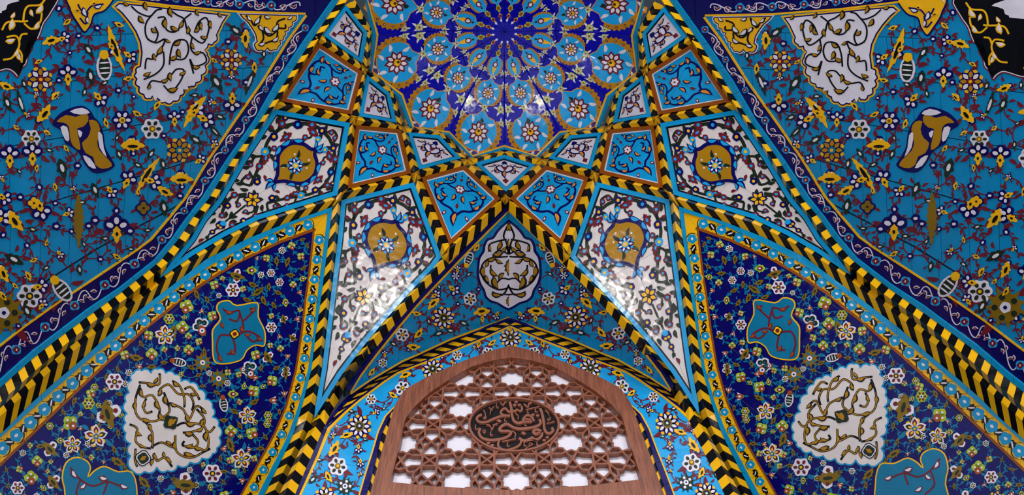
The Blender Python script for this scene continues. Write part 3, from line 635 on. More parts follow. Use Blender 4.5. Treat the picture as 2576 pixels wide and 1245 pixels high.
cartouche(DIAG, wd, 'white_medallion', MW, [('strip', 4)], 'cream',
          [z(s) for s in ([(100, 135), (160, 140), (230, 150), (240, 100), (235, 75)], [(110, 150), (80, 240), (80, 330), (120, 380), (200, 390), (250, 370), (300, 330), (295, 280), (265, 200)], [(110, 170), (130, 230), (190, 220), (235, 300), (235, 340)], [(150, 240), (130, 290), (150, 335), (190, 325)],
                          [(230, 200), (250, 170), (300, 150), (360, 210), (430, 215), (460, 270), (450, 320)], [(320, 125), (370, 160), (400, 240), (400, 300)], [(400, 180), (440, 165), (480, 210), (500, 250)], [(300, 270), (390, 310), (430, 380), (480, 290), (540, 330)], [(480, 310), (530, 370), (520, 430), (450, 460), (390, 465)],
                          [(350, 420), (400, 400), (500, 410), (540, 440), (560, 520), (540, 580), (460, 560), (390, 550), (400, 520)], [(600, 425), (570, 460), (540, 450)], [(440, 465), (490, 520), (470, 560), (420, 565)], [(40, 410), (90, 440), (80, 520), (130, 560), (180, 570)],
                          [(180, 560), (250, 530), (330, 560), (340, 480), (350, 590), (440, 630), (530, 590), (570, 570)], [(190, 570), (190, 470), (150, 400)], [(200, 600), (220, 650), (270, 630), (320, 690)], [(80, 570), (75, 640), (90, 690)])],
          [(310 + x / 2.615, 910 + y / 2.615, a, k) for x, y, a, k in ((180, 145, .2, 1.8), (120, 205, 1.3, 1.6), (80, 290, 1.5, 1.6), (150, 380, .2, 1.8), (225, 280, 1.2, 1.8), (235, 200, -1.3, 1.5), (280, 250, 1.3, 1.8), (330, 280, .5, 1.4), (130, 280, -1.2, 1.3), (210, 120, -1, 1.3), (345, 145, .7, 1.4),
           (425, 370, 1.2, 1.6), (440, 405, 0, 1.8), (530, 320, .8, 1.4), (520, 400, 1.8, 1.5), (430, 468, .1, 1.8), (545, 490, 1.5, 1.8), (490, 565, .1, 1.6), (430, 550, -.5, 1.5), (430, 605, .2, 2.0), (340, 550, 1.4, 1.6), (300, 530, .4, 1.4), (180, 430, 1.2, 1.5), (100, 470, .5, 1.4), (120, 550, .4, 1.3),
           (190, 660, 1.8, 1.4), (210, 620, .9, 1.4), (270, 610, 1.2, 1.2), (300, 640, .8, 1.4), (250, 360, .9, 1.8), (180, 500, 1.4, 1.5), (460, 210, 0, 1.3), (500, 445, -.5, 1.3))], 4.2, 'black', 'gold', 12, core=mwcore, cored=True, sc=(0, 99))
z = lambda p: conv(p, 0, 600, 1.93)
CT1 = z([(1062, 308), (1110, 298), (1150, 322), (1250, 308), (1256, 380), (1288, 450), (1284, 522), (1240, 520), (1200, 545), (1170, 592), (1080, 612), (1035, 590), (1028, 500), (1030, 440), (1066, 390), (1048, 340)])
def ct1core(mb, l): put(mb, DIAG, [('black', scal(4, 1.0, .2, 4), 0), ('yellow', scal(4, .8, .25, 4), 1), ('maroon', circ(0, 0, .4, 8), 2)], 589, 840, 13, .2, l + 1)
ARAB = ([(1080, 340), (1110, 360), (1160, 350), (1150, 400), (1110, 390)], [(1160, 350), (1180, 440), (1130, 470), (1070, 470), (1050, 530), (1070, 590)], [(1180, 400), (1230, 350), (1210, 340)], [(1150, 470), (1200, 450), (1260, 480), (1230, 500), (1200, 480)], [(1130, 480), (1140, 550), (1100, 560)])
cartouche(DIAG, wd, 'turquoise_cartouche', CT1, [('yellow', 3.4)], 'teal', [z(s) for s in ARAB], [(x / 1.93, 600 + y / 1.93, a, k) for x, y, a, k in ((1110, 355, .3, 1.3), (1175, 440, 1, 1.2), (1225, 345, -.9, 1.2), (1260, 485, .6, 1.2), (1070, 580, 1, 1.3), (1130, 550, .8, 1.2), (1080, 420, 1.2, 1.1), (1200, 465, 0, 1.1))], 3.4, 'maroon', 'rust', 13, core=ct1core)
CT2 = z([(300, 1420), (312, 1240), (298, 1160), (318, 1085), (372, 1058), (425, 1078), (442, 1115), (430, 1150), (455, 1125), (505, 1102), (572, 1128), (642, 1132), (668, 1240), (640, 1420)])
cartouche(DIAG, wd, 'turquoise_cartouche', CT2, [('yellow', 3.6)], 'teal', [z(s) for s in ([(340, 1110), (390, 1170), (450, 1200), (520, 1180), (580, 1200)], [(390, 1170), (370, 1240), (420, 1290)], [(500, 1150), (520, 1180), (500, 1240)])], [(x / 1.93, 600 + y / 1.93, a, k) for x, y, a, k in ((360, 1140, 1, 1.5), (500, 1160, .2, 1.5), (400, 1200, -.8, 1.3), (600, 1200, .3, 1.4), (450, 1260, .5, 1.4))], 3.4, 'maroon', 'white', 14)
FB = [('ros', 555, 695, 46), ('ros', 1030, 1140, 50), ('star5', 800, 470, 52), ('star5', 1200, 860, 46), ('star5', 1170, 1070, 52), ('star5', 465, 960, 60), ('star5', 350, 1000, 46), ('whg', 975, 425, 46), ('whg', 1210, 635, 44), ('ros', 1130, 250, 38), ('oliw', 1150, 180, 36, .3),
      ('limeros', 430, 800, 32), ('lime', 440, 752, 26), ('limeros', 458, 722, 20), ('lime', 340, 895, 42, .3), ('limeros', 242, 910, 20), ('lime', 150, 1160, 38, 1), ('lime', 605, 565, 26), ('lime', 735, 560, 32, 1), ('lime', 720, 470, 27, 2), ('limeros', 820, 390, 28), ('lime', 885, 430, 34, 1.2), ('lime', 905, 330, 38, 1.4),
      ('lime', 1030, 375, 27), ('lime', 1040, 225, 25), ('lime', 915, 540, 28, 1), ('limebud', 1220, 155, 26), ('lime', 965, 500, 20), ('limebud', 1130, 755, 26), ('lime', 1230, 740, 32, 2), ('lime', 1120, 935, 33, 1), ('lime', 1222, 945, 33), ('limeros', 1300, 858, 22), ('lime', 1320, 690, 30, 2),
      ('lime', 1240, 565, 27), ('tul', 1325, 785, 26), ('lime', 1158, 660, 17), ('oleaf', 660, 575, 32, .2), ('oleaf', 845, 450, 30, 1.5), ('serstar', 982, 602, 50), ('serstar', 1060, 680, 50), ('oliw', 245, 1020, 42, .8), ('oleaf', 572, 1080, 36, .5), ('oleaf', 700, 1180, 36, .8), ('oliw', 900, 1190, 60, .1), ('oleaf', 795, 600, 18),
      ('oleaf', 685, 510, 18, 1), ('oleaf', 955, 270, 24, 1.2), ('oleaf', 1250, 262, 30, 2.6), ('oleaf', 1280, 300, 24, 1.2), ('oleaf', 1085, 880, 20), ('oleaf', 1120, 1000, 36, 1.2), ('fish', 868, 600, 38, .25, dict(cap='rust')), ('fish', 1085, 805, 38, 1.4, dict(cap='rust')), ('oliw', 528, 850, 66, 1.3), ('tul', 1085, 1020, 20), ('oliw', 1300, 575, 32, 1.0),
      ('lime', 180, 1080, 30, 1), ('oliw', 260, 1180, 40, .9), ('ros', 85, 1210, 36), ('lotus', 60, 1330, 50), ('star5', 760, 1330, 50), ('lime', 880, 1300, 36), ('lime', 1090, 1250, 30), ('ros', 950, 1360, 44), ('oliw', 220, 1310, 40), ('star5', 1040, 1330, 40)]
P7 = [('lime', 1715, 610, 58, .8), ('lime', 1835, 745, 56, .2), ('lime', 1388, 770, 55, 2), ('tul', 1265, 770, 34), ('limebud', 1205, 925, 66), ('ros', 1448, 962, 58), ('ros', 1560, 1082, 58), ('oleaf', 1665, 820, 64, 1.9), ('oleaf', 1525, 808, 60, 1.5), ('oleaf', 1700, 985, 56, .1), ('lime', 1735, 1112, 52, 1), ('oliw', 1020, 985, 74, .1), ('ros', 955, 1165, 82),
      ('oleaf', 1215, 1110, 62, .4), ('lime', 700, 1110, 64, 2), ('lime', 1088, 1168, 46), ('oleaf', 1855, 525, 40, -.3), ('oleaf', 1922, 605, 40, 1.2), ('oleaf', 1425, 1140, 50, 1.5), ('tul', 1820, 1215, 44), ('oleaf', 1310, 1170, 46, -.5)]
PA_ = [('limebud', 235, 130, 66, 1.5), ('ros', 12, 520, 92), ('tul', 420, 390, 62), ('oliw', 210, 390, 72, 1.3), ('oliw', 350, 680, 72, .6), ('lime', 155, 850, 62, 1), ('tul', 265, 970, 58, .6), ('oleaf', 92, 1150, 58, -.4), ('oliw', 245, 1180, 64, 1.5), ('oleaf', 55, 170, 62, 1), ('lime', 15, 340, 52)]
PB_ = [('whg', 110, 70, 92, 2), ('lime', 500, 240, 92), ('lime', 205, 390, 92, 2), ('tul', 715, 440, 66, -1.57), ('lime', 540, 550, 82), ('oleaf', 240, 560, 78, -.5), ('star5', 155, 790, 130), ('limeros', 455, 772, 66), ('lime', 470, 850, 56), ('limeros', 445, 915, 62), ('oleaf', 640, 720, 50, 1.5), ('lime', 195, 1060, 86, .5), ('oleaf', 420, 1110, 56, 1), ('oliw', 740, 130, 80, 1.6)]
allb = [(k[0], k[1] / 1.93, 600 + k[2] / 1.93, k[3] / 1.93) + tuple(k[4:]) for k in FB] + [(k[0], 400 + k[1] * .1941, 500 + k[2] * .1941, k[3] * .1941) + tuple(k[4:]) for k in P7] + \
       [(k[0], 680 + k[1] * .1606, 740 + k[2] * .1606, k[3] * .1606) + tuple(k[4:]) for k in PA_] + [(k[0], 600 + k[1] * .1606, 920 + k[2] * .1606, k[3] * .1606) + tuple(k[4:]) for k in PB_]
kept = []
fin = inset(FIELD_D, 5)
for f_ in allb:
    k, x, y, r = f_[:4]
    if not inside((x, y), fin) or any(inside((x, y), q) for q in (MW, CT1, CT2)) or any(math.dist((x, y), q) < 9 for q in kept): continue
    rot = f_[4] if len(f_) > 4 else 0; kw = dict(f_[5]) if len(f_) > 5 else {}
    if k == 'ros': kw.update(i_='maroon', c1='green')
    flower(DIAG, wd, k, x, y, r * .96, rot, 'teal', 2.4, 2 if r > 12 else 1, **kw); kept.append((x, y))
fill(DIAG, wd, kept, FIELD_D, [inset(q, -8) for q in (MW, CT1, CT2)], 25, ('lime', 'oleaf', 'limebud', 'lime', 'tul', 'oleaf', 'ros'), 6.5, 11, 'teal', 6000, (-120, 560, 790, 1330))
vines(DIAG, wd, kept, 'teal', 2.0, [MW, CT1, CT2], FIELD_D, 5.8, 80, every=40)
MIRROR.append((wd, 'deep blue floral tile wall under the right pointed arch, yellow leaf border', 'wall_back_right'))

# ------------------------------------------------------------------ kite panels of the star net
def quad_design(field, canon, prims, surf, base, name, root, label=None):
    h = homog(canon, field); mb = MB()
    for m, pts, l in prims: mb.poly(surf, [h(p) for p in pts], m, base + l * LS, LS)
    return mk(name, mb, root, label)
def both(pr): return pr + [(m, [(-x, y) for x, y in p], l) for m, p, l in pr]
def lf(x, y, a, L, o_, i_, l=1):
    return [(o_, leafp(x - math.cos(a) * L * .6, y - math.sin(a) * L * .6, L * 1.25, L * .62, a), l), (i_, leafp(x - math.cos(a) * L * .42, y - math.sin(a) * L * .42, L * .88, L * .34, a), l + .8)]
def st(pts, w, m, l=0): return [(m, strokep(pts, w * 1.25, 5, False), l)]
def design_small():
    h = st([(0, .66), (.13, .6), (.22, .48), (.16, .38), (.06, .42), (0, .56)], .035, 'navy') + st([(.2, .44), (.28, .37), (.37, .42), (.46, .43)], .03, 'navy') + st([(.14, .62), (.22, .64), (.26, .56)], .028, 'navy')
    h += lf(.36, .4, .5, .15, 'navy', 'orange') + lf(.24, .55, 1.9, .13, 'navy', 'orange') + lf(.17, .64, .2, .12, 'navy', 'orange') + lf(.14, .35, -.8, .12, 'navy', 'orange') + lf(.28, .3, -.3, .1, 'navy', 'white') + [('maroon', circ(.3, .62, .035, 6, .5, 1), 1)]
    p = both(h) + lf(0, .7, 1.57, .2, 'navy', 'orange', 1.5) + [('maroon', scal(3, .075, .4, 4, 1.57), 3), ('navy', off2(scal(3, .1, .35, 4, -1.57), 0, .2), 1), ('maroon', off2(scal(4, .055, .35, 4), 0, .88), 1)]
    return [(m, off2(q, 0, .5) if m == 'maroon' and l == 3 else q, l) for m, q, l in p] + st([(0, .24), (-.07, .34), (-.1, .42)], .025, 'navy') + st([(0, .24), (.07, .34), (.1, .42)], .025, 'navy')
def design_blue():
    h = st([(.01, .78), (.07, .72), (.15, .7), (.21, .67), (.29, .6), (.33, .5), (.29, .42), (.21, .37), (.12, .4), (.05, .42)], .02, 'navy') + st([(.22, .375), (.13, .33), (.09, .26), (.14, .2), (.2, .23), (.24, .3)], .018, 'navy') + st([(.14, .2), (.1, .14), (.12, .1)], .016, 'navy')
    h += st([(.2, .67), (.17, .6), (.2, .54), (.25, .5), (.22, .46)], .018, 'navy') + st([(.09, .7), (.06, .6), (.02, .46)], .016, 'sky')
    h += lf(.24, .62, -.9, .1, 'navy', 'orange') + lf(.19, .56, -.3, .09, 'navy', 'orange') + lf(.33, .44, -.7, .1, 'navy', 'orange') + lf(.29, .38, .5, .09, 'navy', 'orange') + lf(.16, .26, .9, .08, 'navy', 'orange') + lf(.23, .28, 1.2, .08, 'navy', 'orange') + lf(.11, .18, -.9, .08, 'navy', 'orange') + lf(.07, .56, 1.3, .1, 'navy', 'orange')
    h += [('maroon', circ(.13, .79, .032, 7, .6, .9), 1), ('white', circ(.13, .79, .015, 6, .6, .9), 2), ('maroon', circ(.37, .41, .018, 6), 1)]
    p = both(h) + lf(0, .82, 1.57, .13, 'navy', 'orange', 1.5) + [('maroon', off2(scal(6, .085, .3, 4), 0, .41), 2), ('white', off2(scal(6, .058, .35, 4), 0, .41), 3), ('maroon', circ(0, .41, .016, 6), 4), ('maroon', circ(0, .22, .022, 6, 1.5), 1), ('maroon', circ(0, .13, .016, 6, 1.5), 1), ('maroon', circ(0, .67, .02, 6, 1.8), 1)]
    return p
def mros(x, y, r, o_='maroon', i_='sky'):
    r *= .86; return [(o_, off2(scal(5, r, .2, 3), x, y), 1.4), (i_, circ(x, y, r * .4, 7), 2.2)]
def design_big():
    h = st([(.0, .07), (.07, .085), (.13, .13), (.17, .2), (.17, .28), (.13, .35), (.09, .42), (.06, .48)], .012, 'green') + st([(.04, .52), (.075, .58), (.06, .64), (.03, .69)], .012, 'green') + st([(.17, .24), (.19, .2), (.2, .18)], .009, 'green') + st([(.06, .48), (.1, .5), (.11, .46)], .009, 'green') + st([(.13, .35), (.15, .38), (.135, .41)], .009, 'green')
    h += st([(.1, .11), (.06, .13), (.07, .155)], .008, 'green') + st([(.03, .07), (.02, .04), (.0, .035)], .008, 'green') + st([(.06, .64), (.09, .63), (.085, .6)], .008, 'green') + st([(.02, .6), (.05, .56), (.03, .53)], .008, 'green')
    for x, y, r, o_, i_ in ((.05, .08, .021, 'navy', 'yellow'), (.1, .1, .023, 'maroon', 'sky'), (.14, .15, .023, 'navy', 'sky'), (.185, .2, .021, 'maroon', 'sky'), (.165, .26, .023, 'navy', 'yellow'), (.14, .33, .023, 'sky', 'yellow'), (.105, .39, .021, 'maroon', 'sky'), (.055, .445, .022, 'navy', 'yellow'), (.1, .46, .017, 'maroon', 'sky'),
                        (.075, .565, .021, 'maroon', 'sky'), (.055, .625, .021, 'navy', 'yellow'), (.035, .68, .02, 'maroon', 'sky'), (.03, .115, .018, 'sky', 'yellow'), (.125, .29, .017, 'maroon', 'sky'), (.015, .05, .016, 'maroon', 'sky'), (.075, .155, .017, 'maroon', 'sky'), (.135, .415, .015, 'maroon', 'sky'), (.195, .175, .016, 'navy', 'yellow'), (.025, .585, .016, 'maroon', 'sky')): h += mros(x, y, r, o_, i_)
    for x, y, a in ((.07, .095, .4), (.12, .13, .9), (.11, .07, -.5), (.16, .17, 1.2), (.18, .24, .4), (.15, .3, 2.4), (.12, .36, 2.0), (.085, .42, 2.6), (.05, .5, .6), (.09, .55, .2), (.08, .6, 1.4), (.04, .65, 2.2), (.02, .11, -1.), (.2, .22, -1.4), (.09, .49, .9), (.05, .58, 2.6), (.13, .42, .9), (.145, .37, .5), (.06, .69, .6), (.03, .075, -.9),
                    (.075, .075, -1.2), (.13, .1, -.6), (.17, .15, -.3), (.155, .21, 2.6), (.185, .28, .9), (.12, .32, 2.9), (.08, .45, -.4), (.035, .48, 2.2), (.1, .58, -.6), (.07, .65, .4), (.15, .4, 1.3), (.045, .71, 1.6), (.11, .5, .5), (.02, .63, 2.0)):
        h += [('green', leafp(x, y, .042, .021, a), 1.2)]
    h += [('maroon', leafp(x, y, .03, .016, a), 1.25) for x, y, a in ((.1, .06, -.3), (.19, .24, 0), (.06, .4, 2.6), (.12, .52, .6), (.1, .63, .8), (.15, .43, .6), (.16, .12, -.9))]
    for x, y, a in ((.13, .22, 1.5), (.115, .345, 2.2), (.07, .115, .3)): h += [('maroon', off2(rot2(serr(.06, .03, 4), a), x, y), 1.3), ('sky', circ(x, y, .01, 6, .5, a), 2)]
    hs = [(0, .148), (.018, .165), (.055, .178), (.09, .212), (.1, .25), (.09, .292), (.055, .325), (.022, .352), (0, .388)]
    gold = smooth(hs + [(-x, y) for x, y in hs[::-1][1:-1]], True, 3)
    h += st(hs, .013, 'navy', 2.6) + lf(.112, .235, 1.35, .05, 'navy', 'sky', 2.0) + lf(.108, .285, 1.9, .05, 'navy', 'sky', 2.0) + lf(.085, .185, .75, .05, 'navy', 'sky', 2.0) + lf(.065, .335, 2.4, .045, 'navy', 'sky', 2.0)
    p = both(h) + [('gold', gold, 1.9)]
    p += lf(0, .13, -1.57, .042, 'navy', 'sky', 2.4) + lf(.018, .137, -.7, .03, 'navy', 'sky', 2.3) + lf(-.018, .137, -2.44, .03, 'navy', 'sky', 2.3) + lf(0, .41, 1.57, .048, 'navy', 'sky', 2.4) + lf(.02, .4, .8, .034, 'navy', 'sky', 2.3) + lf(-.02, .4, 2.34, .034, 'navy', 'sky', 2.3)
    for m, q, l in lotus('sky', 'navy', 'white', 'sky', 'yellow', 7): p.append((m, [(x * .042, y * .036 + .265) for x, y in q], 3 + l * .7))
    for a in (.9, 2.2, -1.1, -2.3): p += [('green', leafp(.03 * math.cos(a), .265 + .03 * math.sin(a), .045, .018, a), 2.8)]
    for x, y in ((.045, .23), (-.045, .235), (.02, .2), (-.03, .31)): p += mros(x, y, .014, 'sky', 'white')
    for x, y in ((0, .52),):
        for a in rays(6, .3): p += [('navy', off2(pet(a, .0, .045, .03), x, y), 1.6), ('yellow', off2(pet(a, .008, .036, .017), x, y), 2.4)]
        p += [('green', circ(x, y, .009, 7), 3.2)]
    p += st([(0, .56), (0, .7), (.0, .8)], .008, 'green') + [('navy', off2(scal(5, .026, .2, 3), 0, .72), 1.6), ('sky', off2(scal(3, .016, .2, 3), 0, .705), 2.2), ('yellow', circ(.008, .73, .007, 6), 2.6), ('yellow', circ(-.008, .73, .007, 6), 2.6)] + mros(0, .775, .018, 'navy', 'yellow') + [('maroon', leafp(0, .83, .035, .018, 1.57), 1.5), ('green', leafp(0, .8, .03, .02, 1.0), 1.2)]
    return p
def kite(key, poly, corners, framemat, fw, linemat, lw, fieldmat, canon, design, label, name):
    surf = KP[key]; n = len(poly); root = thing(name, label, 'tile panel', surf.p(*corners[2]))
    i1 = inset(poly, fw, .08); i2 = inset(poly, fw + lw, .08)
    ci = [poly.index(c) for c in corners]
    sheet(surf, root, 'backing', poly, 'grout', -.012, .03)
    for k in range(4):
        a, b = ci[k], ci[(k + 1) % 4]; idx = [a]
        while idx[-1] != b: idx.append((idx[-1] + 1) % n)
        mb = MB(); mb.poly(surf, [poly[i] for i in idx] + [i1[i] for i in idx[::-1]], framemat, .016, .03); mk('frame_strip', mb, root)
        mb = MB(); mb.poly(surf, [i1[i] for i in idx] + [i2[i] for i in idx[::-1]], linemat, .003, .012); mk('edge_line', mb, root)
    fc = [i2[i] for i in ci]; h = homog(canon, fc)
    I, A, O, B = canon; m = (0, A[1])
    if key[0] == 'g':
        cuts = [(-.5, -.1), (-.5, A[1]), (-.5, .36), (-.5, .52), (-.5, .7), (-.5, 1.1)]; cells = []
        for c0, c1 in zip(cuts, cuts[1:]): cells += [[(-.5, c0[1]), (0, c0[1]), (0, c1[1]), (-.5, c1[1])], [(0, c0[1]), (.5, c0[1]), (.5, c1[1]), (0, c1[1])]]
    else: cells = [[(-1, -.2), (0, -.2), (0, .45), (-1, .45)], [(0, -.2), (1, -.2), (1, .45), (0, .45)], [(-1, .45), (0, .45), (0, 1.2), (-1, 1.2)], [(0, .45), (1, .45), (1, 1.2), (0, 1.2)]]
    hi = homog(fc, canon); cp = [hi(p) for p in i2]
    for c in cells:
        q = clip_convex(cp, c)
        if len(q) > 2:
            q = inset([h(p) for p in q], .3)
            if abs(area2(q)) > 8: mb = MB(); mb.poly(surf, q, fieldmat, 0, .008); mk('tile', mb, root)
    quad_design(fc, canon, design(), surf, 1.0 * LS, 'painted_motif', root)
    return root
CS = [(0, 0), (.6, .42), (0, 1), (-.6, .42)]; CBL = [(0, 0), (.474, .42), (0, 1), (-.474, .42)]; CG = [(0, 0), (.223, .2), (0, 1), (-.223, .2)]
sm = {0: [(1268.5, 392), (1347, 417), (1273, 484), (1195, 413)], 30: [(1105, 343), (1158, 400), (1054, 428), (1025, 335)], 60: [(978, 236), (995, 310), (902, 293), (921, 190)], 90: [(921, 82), (908, 159), (811, 89), (868, 14)]}
bl = {15: [(1168, 418), (1258, 501), (1131, 618), (1060, 448)], 45: [(1006, 327), (1032, 437), (874, 475), (894, 316)], 75: [(910, 181), (882, 288), (704, 255), (799, 108)]}
gB = [(1040, 460)] + BRIGHT + BLEFT[::-1][1:]
gA = [(878, 310)] + ALOW + RE[6:-1][::-1] + [(688, 276)]
EDGE = {0: 'lowest', 30: 'first', 60: 'second', 90: 'third', 15: 'first', 45: 'second', 75: 'third'}
kite(('s', 0), sm[0], sm[0], 'turqk', 7.5, 'black', 2.6, 'white', CS, design_small, 'small white kite tile panel on the centre line under the dome', 'small_kite_panel')
for a in (30, 60, 90):
    t = 'small white kite tile panel, %s one %s of the centre along the dome ring'
    MIRROR.append((kite(('s', a), sm[a], sm[a], 'turqk', 7.5, 'black', 2.6, 'white', CS, design_small, t % (EDGE[a], 'left'), 'small_kite_panel'), t % (EDGE[a], 'right'), None))
for a in (15, 45, 75):
    t = 'blue kite tile panel with brown frame, %s one %s of the centre line'
    MIRROR.append((kite(('b', a), bl[a], bl[a], 'brown', 9, 'white', 3, 'turqk', CBL, design_blue, t % (EDGE[a], 'left'), 'blue_kite_panel'), t % (EDGE[a], 'right'), None))
t = 'large white floral kite panel with gold medallion beside the window arch, %s side'
MIRROR.append((kite(('g', 30), gB, [(1040, 460), (1109, 647), (790, 1052), (858, 505)], 'turqk', 11.5, 'black', 3.6, 'cream', CG, design_big, t % 'left', 'large_kite_panel'), t % 'right', None))
t = 'large white floral kite panel with gold medallion beside the turquoise %s wall'
MIRROR.append((kite(('g', 60), gA, [(878, 310), (846, 491), (401, 699), (688, 276)], 'turqk', 11.5, 'black', 3.6, 'cream', CG, design_big, t % 'left', 'large_kite_panel'), t % 'right', None))

# ------------------------------------------------------------------ chevron ribs
RING_OUT = {0: (1270, 377), 15: (1179, 397), 30: (1112, 332), 45: (1017, 316), 60: (988, 225), 75: (928, 173), 90: (935, 75), 105: (893, 0)}
RPL = {a: Plane(at_z(*RING_OUT[a], Z1 + .008), (0, 0, -1)) for a in RING_OUT}
RINGP = Plane(at_z(1100, 300, Z1 + .02), (0, 0, -1))
def ribthing(label, E1, E2, **kw):
    mid = Path(E1[0]).at(.5); r = thing('chevron_rib', label % 'left', 'rib', E1[1].p(*Path(E1[0]).at(1.0)), group=None); rib(r, E1, E2, **kw); MIRROR.append((r, label % 'right', None))
ordn = ['first', 'second', 'third', 'fourth', 'fifth', 'sixth', 'seventh']
ringseg = [(0, 15, ('s', 0), (1268.5, 392), (1195, 413)), (15, 30, ('s', 30), (1158, 400), (1105, 343)), (30, 45, ('s', 30), (1105, 343), (1025, 335)), (45, 60, ('s', 60), (995, 310), (978, 236)),
           (60, 75, ('s', 60), (978, 236), (921, 190)), (75, 90, ('s', 90), (908, 159), (921, 82)), (90, 105, ('s', 90), (921, 82), (868, 14))]
for i, (a, b, k, p, q) in enumerate(ringseg):
    ribthing('yellow and black chevron rib edging the dome, %s piece %%s of the centre' % ordn[i], ([RING_OUT[a], RING_OUT[b]], RINGP), ([p, q], KP[k]), wc=.35, step=17, slant=9, h=.03)
def sb(x): return ('s', x)
L2R = [(('s', 0), (1195, 413), (1273, 484), ('b', 15), (1168, 418), (1258, 501), 'small centre kite and the first blue kite'), (('s', 30), (1158, 400), (1054, 428), ('b', 15), (1168, 418), (1060, 448), 'first small kite and the first blue kite'),
       (('s', 30), (1025, 335), (1054, 428), ('b', 45), (1006, 327), (1032, 437), 'first small kite and the second blue kite'), (('s', 60), (995, 310), (902, 293), ('b', 45), (1006, 327), (894, 316), 'second small kite and the second blue kite'),
       (('s', 60), (921, 190), (902, 293), ('b', 75), (910, 181), (882, 288), 'second small kite and the third blue kite'), (('s', 90), (908, 159), (811, 89), ('b', 75), (910, 181), (799, 108), 'third small kite and the third blue kite')]
for k1, p, q, k2, p2, q2, d in L2R:
    ribthing('chevron rib between the ' + d + ', %s half', ([p, q], KP[k1]), ([p2, q2], KP[k2]), wc=.38, step=19, slant=11, h=.04)
SQN = [(1272, 518), (1212, 580), (1151, 641), (1129, 664)]
L3R = [(('b', 15), (1060, 448), (1131, 618), ('g', 30), (1040, 460), (1109, 647), .5, 'first blue kite and the large kite beside window'), (('b', 45), (1032, 437), (874, 475), ('g', 30), (1040, 460), (858, 505), .3, 'second blue kite and the large kite beside window'),
       (('b', 45), (894, 316), (874, 475), ('g', 60), (878, 310), (846, 491), .45, 'second blue kite and the large outer kite'), (('b', 75), (882, 288), (704, 255), ('g', 60), (878, 310), (688, 276), .3, 'third blue kite and the large outer kite')]
for k1, p, q, k2, p2, q2, w, d in L3R:
    ribthing('chevron rib between the ' + d + ', %s half', ([p, q], KP[k1]), ([p2, q2], KP[k2]), wc=w, step=22, slant=13)
ribthing('chevron rib between the first blue kite and the arch niche, %s half', ([(1258, 501), (1131, 618)], KP['b', 15]), (SQN, SQ), wc=.22, step=23, slant=14)
ribthing('long chevron rib from the large kite down beside the window, %s half', (BRIGHT + VALB, KP['g', 30], 6, WALL), (NAV0, SQ, 5, WALL), wc=.32, step=24, slant=15,
         crest=[lerp(a, b, .3) for a, b in zip([Path(BRIGHT).at(t / 8) for t in range(8)], [Path(NAV0[:8]).at(t / 8) for t in range(8)])] + [(811, 1040), (781, 1097), (762, 1138), (743, 1181), (723, 1228), (682, 1340)])
ribthing('long chevron rib along the inner edge of the deep blue wall, %s half', (V_OUT, DIAG), (BLEFT + VALB, KP['g', 30], 7, DIAG), wc=.68, step=24, slant=15,
         crest=[lerp(a, b, .68) for a, b in zip([Path(V_OUT[:7]).at(t / 8) for t in range(9)], [Path(BLEFT).at(t / 8) for t in range(9)])][:8] + [(768, 1065), (753, 1101), (740, 1126), (710, 1192), (699, 1215), (638, 1340)])
ribthing('long chevron rib along the outer edge of the deep blue wall, %s half', (ALOW + VALA, KP['g', 60], 5, DIAG), (D_OUT, DIAG), step=25, slant=15,
         crest=[(842, 501), (735, 536), (640, 568), (552, 613), (476, 661), (423, 696), (406, 709), (374, 736), (322, 774), (265, 819), (225, 849), (209, 863), (148, 913), (111, 947), (71, 982), (34, 1017), (-130, 1165)])
ribthing('broad yellow and black striped rib edging the turquoise %s wall', (TR, SIDE), (RE + VALA, SIDE, 5, KP['g', 60]) if False else (RE + VALA, SIDE), crest=CR1, step=22.5, slant=16, h=.05)

def boss(label, apex, corners, h=.045, mir=True):
    q = [pl_.p(x, y, .004) for x, y, pl_ in corners]; d = sum(((v - CAM).length for v in q)) / len(q); top = CAM + ray(*apex).normalized() * (d - h)
    r = thing('rib_boss', label % 'left' if mir else label, 'boss', sum(q, Vector()) / len(q)); n = len(q)
    for i in range(n):
        a, b = q[i], q[(i + 1) % n]; m = (a + b) / 2; m = m + (top - m) * .0
        for k, f in enumerate(([top, a, m], [top, m, b])):
            nr = (f[1] - f[0]).cross(f[2] - f[0])
            if nr.length < 1e-9: continue
            nr.normalize()
            if nr.dot(CAM - f[0]) < 0: f = f[::-1]; nr = -nr
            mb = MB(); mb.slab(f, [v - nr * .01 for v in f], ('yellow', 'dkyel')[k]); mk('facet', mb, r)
    if mir: MIRROR.append((r, label % 'right', None))
K = KP
for i, (ap, cs) in enumerate((((1177, 402), [(1179, 397, RINGP), (1195, 413, K['s', 0]), (1168, 418, K['b', 15]), (1158, 400, K['s', 30])]), ((1013.5, 322), [(1017, 316, RINGP), (1025, 335, K['s', 30]), (1006, 327, K['b', 45]), (995, 310, K['s', 60])]),
                 ((917, 173.5), [(928, 173, RINGP), (921, 190, K['s', 60]), (910, 181, K['b', 75]), (908, 159, K['s', 90])]))):
    boss('yellow star boss where ribs cross at the dome ring, %s %%s of the centre' % ordn[i], ap, cs, .035)
for i, (ap, cs) in enumerate((((1046, 435), [(1054, 428, K['s', 30]), (1060, 448, K['b', 15]), (1040, 460, K['g', 30]), (1032, 437, K['b', 45])]), ((892, 294.5), [(902, 293, K['s', 60]), (894, 316, K['b', 45]), (878, 310, K['g', 60]), (882, 288, K['b', 75])]), ((797, 95), [(811, 89, K['s', 90]), (799, 108, K['b', 75]), (788, 92, SIDE)]))):
    boss('yellow star boss at the side corners of the blue kites, %s %%s of the centre' % ordn[i], ap, cs)
